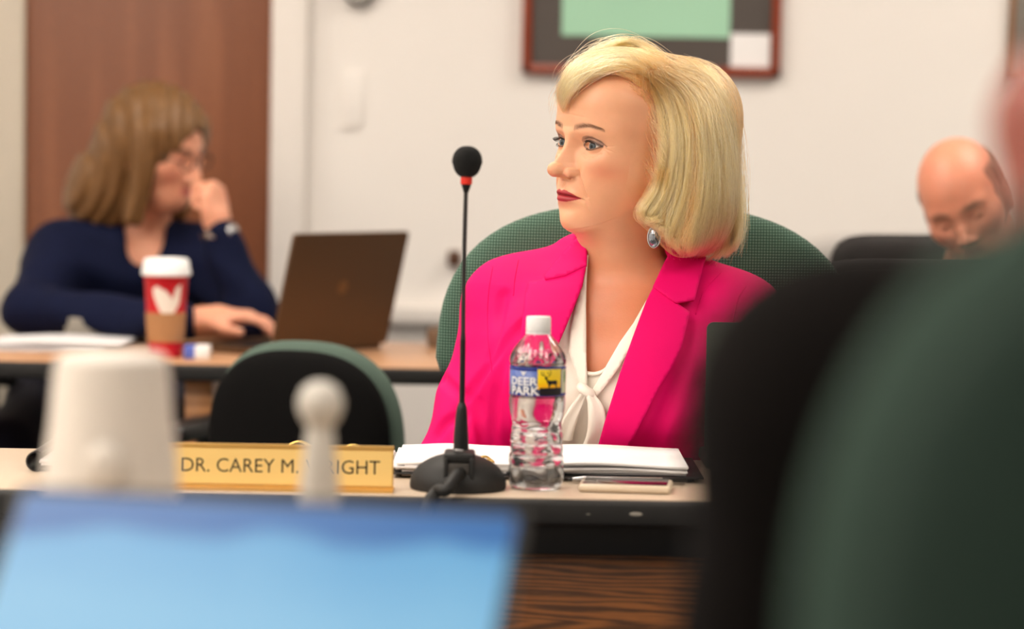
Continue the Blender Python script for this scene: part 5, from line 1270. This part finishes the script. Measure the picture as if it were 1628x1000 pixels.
openpoly = lapL+[(938, 800), (848, 800)][::-1]+lapR[::-1]+[(1060, 330), (930, 330)]
grow = [(x-5 if k < len(lapL) else (x+5 if k >= len(lapL)+2 and k < len(lapL)+2+len(lapR) else x), y) for k, (x, y) in enumerate(openpoly)]
V, Q = mesh_sdf(lambda p: smax(jack(p), -neckc(p, .011), .006), BC0+(-.36, -.32, .52), BC0+(.36, .17, 1.06), .0033)
V, Q = cut(V, Q, grow, lambda q: q[:, 2] > .4)
# wrists open
blz = obj_np('blazer', V, Q, m_pink, PW)
sm = blz.modifiers.new('thickness', 'SOLIDIFY'); sm.thickness = .002; sm.offset = -1
def cloth_patch(name, poly, fn, off, m, parent, thick=.0022, n=5.0, lift=None, back=0):
    """a piece of cloth with a drawn outline, laid on a body surface"""
    pts = []; L = len(poly)
    for k in range(L):
        a, b_ = np.array(poly[k], float), np.array(poly[(k+1) % L], float); m_ = max(1, int(np.hypot(*(b_-a))/n)); pts += [tuple(a+(b_-a)*i/m_) for i in range(m_)]
    nb_ = len(pts); P2 = np.array(pts); x0, y0 = P2.min(0); x1, y1 = P2.max(0); gx, gy = np.meshgrid(np.arange(x0, x1, n), np.arange(y0, y1, n)); G = np.stack([gx.ravel(), gy.ravel()], -1)
    G = G[pip(G, pts)]; dmin = np.min(np.hypot(G[:, None, 0]-P2[None, :, 0], G[:, None, 1]-P2[None, :, 1]), 1); G = G[dmin > n*.5]
    allp = [Vector(p) for p in pts]+[Vector(p) for p in G]
    r = delaunay_2d_cdt(allp, [], [list(range(nb_))], 1, 1e-6)
    q = np.array([[p.x, p.y] for p in r[0]]); W = march(lambda p: fn(p)-off, q[:, 0], q[:, 1], 3.3)
    if lift is not None:
        d = np.array([ray(a, b_) for a, b_ in q]); W = W-d*np.array([lift(a, b_) for a, b_ in q])[:, None]
    o = obj_np(name, W, [tuple(t) for t in r[2]], m, parent); me = o.data
    bm = bmesh.new(); bm.from_mesh(me); bmesh.ops.recalc_face_normals(bm, faces=bm.faces)
    if bm.faces and sum((f.normal.y for f in bm.faces)) > 0: bmesh.ops.reverse_faces(bm, faces=bm.faces)
    bm.to_mesh(me); bm.free()
    s = o.modifiers.new('thickness', 'SOLIDIFY'); s.thickness = thick; s.offset = 1
    return o
j0 = lambda p: core_t(p, .0155)
innerL = lapL[1:]
cloth_patch('lapel', [(933, 420), (926, 455), (911, 494), (890, 543), (866, 610), (850, 690), (848, 756), (842, 756), (838, 690), (833, 620), (829, 540), (836, 470), (842, 450), (869, 446)], j0, .007, m_pink, blz, .0035)
cloth_patch('collar', [(928, 372), (934, 400), (933, 424), (900, 440), (868, 447), (866, 441), (885, 417), (908, 391)], j0, .009, m_pink, blz, .0035)
cloth_patch('lapel', [(1040, 456), (1028, 480), (1007, 537), (987, 593), (962, 672), (943, 738), (938, 757), (972, 757), (984, 735), (1012, 686), (1048, 616), (1066, 588), (1083, 553), (1094, 505), (1095, 498), (1075, 484)], j0, .007, m_pink, blz, .0035)
cloth_patch('collar', [(1075, 385), (1057, 416), (1038, 458), (1074, 484), (1103, 479), (1110, 455), (1121, 413), (1105, 392)], j0, .009, m_pink, blz, .0035)
# tie-neck blouse: bands, knot and tails
cb_ = lambda p: core(p, .006)
cloth_patch('neck_band', [(936, 405), (933, 440), (932, 490), (932.5, 560), (934, 612), (924, 616), (915, 590), (905, 560), (908, 520), (918, 480), (928, 440)], cb_, .003, m_blouse, bl_o, .003)
cloth_patch('neck_band', [(1042, 455), (1027, 481), (1008, 515), (986, 546), (968, 577), (955, 600), (940, 624), (948, 632), (962, 616), (985, 585), (1004, 553), (1022, 515), (1042, 470)], cb_, .003, m_blouse, bl_o, .003)
nl = spline([(925, 591), (938, 594), (948, 594), (960, 589.5), (974, 578)], 24); obj('neckline', MB().tube(march(lambda p: cb_(p)-.001, nl[:, 0], nl[:, 1], 3.3), .0026, 10), m_blouse, bl_o, angle=180)
kc = march(lambda p: cb_(p)-.008, [932], [621], 3.3)[0]
kd = (RT*.82-UP*.57); kn_ = MB().tube(spline([kc-kd*.0105+np.array([0, .004, 0]), kc-kd*.006-np.array([0, .003, 0]), kc-np.array([0, .005, 0]), kc+kd*.006-np.array([0, .003, 0]), kc+kd*.010+np.array([0, .004, 0])], 18), np.interp(np.linspace(0, 1, 18), [0, .2, .5, .8, 1], [.0045, .0068, .0062, .0068, .0045]), 16)
obj('knot', kn_, m_blouse, bl_o, angle=180)
def ribbon(px, w, off, name):
    px = spline(px, 22); W = march(lambda p: cb_(p)-off, px[:, 0], px[:, 1], 3.3); mb = MB(); n_ = 14; v = []; f = []
    for i, p in enumerate(W):
        ww = np.interp(i/21, np.linspace(0, 1, len(w)), w)
        for k_ in range(n_):
            a = 2*PI*k_/n_; v.append((p[0]+ww*math.cos(a), p[1]+.0045*math.sin(a)-.0022*math.cos(3*a+i*.12), p[2]))
    for i in range(21):
        for k_ in range(n_): f.append((i*n_+k_, i*n_+(k_+1) % n_, (i+1)*n_+(k_+1) % n_, (i+1)*n_+k_))
    mb.add(v, f); return obj(name, mb, m_blouse, bl_o, angle=180)
ribbon([(938, 626), (948, 650), (950, 690), (936, 730), (930, 765)], [.006, .011, .014, .016, .016], .010, 'tie_tail')
ribbon([(928, 625), (915, 648), (905, 670), (898, 700)], [.005, .008, .010, .010], .007, 'tie_tail')
# hands in the lap, under the table edge, and trousers
def handsw(p):
    s = None
    for e, h, sx in ((elR, wrR, -1), (elL, wrL, 1)):
        Yd = (h-e)/np.linalg.norm(h-e)*.6+np.array([0, -.5, 0]); Yd /= np.linalg.norm(Yd); Zd = np.array([0, 0, 1.])-Yd*Yd[2]; Zd /= np.linalg.norm(Zd); g = hand_sdf(p, h, np.cross(Yd, Zd)*-sx, Yd, Zd, (.35, .45, .3)); s = g if s is None else np.minimum(s, g)
    return s

def seam(px, par):
    px = spline(px, 26); W = march(jack, px[:, 0], px[:, 1], 3.3); W = W-np.array([ray(a, b) for a, b in px])*.0002
    return obj('seam', MB().tube(W, .0009, 6), m_pink, par, angle=180)
seam([(783, 424), (776, 470), (775, 530), (782, 590)], blz); seam([(824, 413), (818, 444), (816, 470)], blz); seam([(1147, 432), (1120, 462), (1106, 500)], blz); seam([(1186, 455), (1172, 480), (1160, 540)], blz)

V, Q = mesh_sdf(handsw, np.minimum(wrR, wrL)-(.1, .25, .12), np.maximum(wrR, wrL)+(.1, .08, .1), .006); ho = obj_np('hands', V, Q, m_face, PW); paint(ho, lambda co: np.tile(L3((226, 164, 130)), (len(co), 1)))
hipw = bw(0, -.02, .565); kw = [bw(sx*.1, .40, .50) for sx in (-1, 1)]
def trw(p):
    s = cone(p, hipw-np.array([.06, 0, 0]), hipw+np.array([.06, 0, 0]), .12, .12)
    for sx, k_ in zip((-1, 1), kw): s = smin(s, smin(cone(p, bw(sx*.09, 0, .54), k_, .09, .066), cone(p, k_, k_+np.array([0, .04, -.42]), .064, .05), .02), .03)
    return s
V, Q = mesh_sdf(trw, BC0+(-.4, -.62, .03), BC0+(.4, .25, .72), .012); obj_np('trousers', V, Q, m_blacktr, PW)
for k_ in kw: obj('shoe', MB().sphere((k_[0], k_[1]-.02, .042), .042, 20, 12, (1, 2.6, 1)), m_black, PW, angle=180)
# ------------------------------------------------------------------ world and view
w = bpy.data.worlds.new('world'); S.world = w; w.use_nodes = True
w.node_tree.nodes['Background'].inputs['Color'].default_value = (.9, .95, 1, 1); w.node_tree.nodes['Background'].inputs['Strength'].default_value = .3
S.view_settings.view_transform = 'Standard'; S.view_settings.look = 'None'; S.view_settings.gamma = 1; S.view_settings.use_curve_mapping = False
S.view_settings.exposure = EXPO
S.cycles.max_bounces = 14; S.cycles.transmission_bounces = 12; S.cycles.glossy_bounces = 6; S.cycles.diffuse_bounces = 4; S.cycles.transparent_max_bounces = 12
S.cycles.use_denoising = True
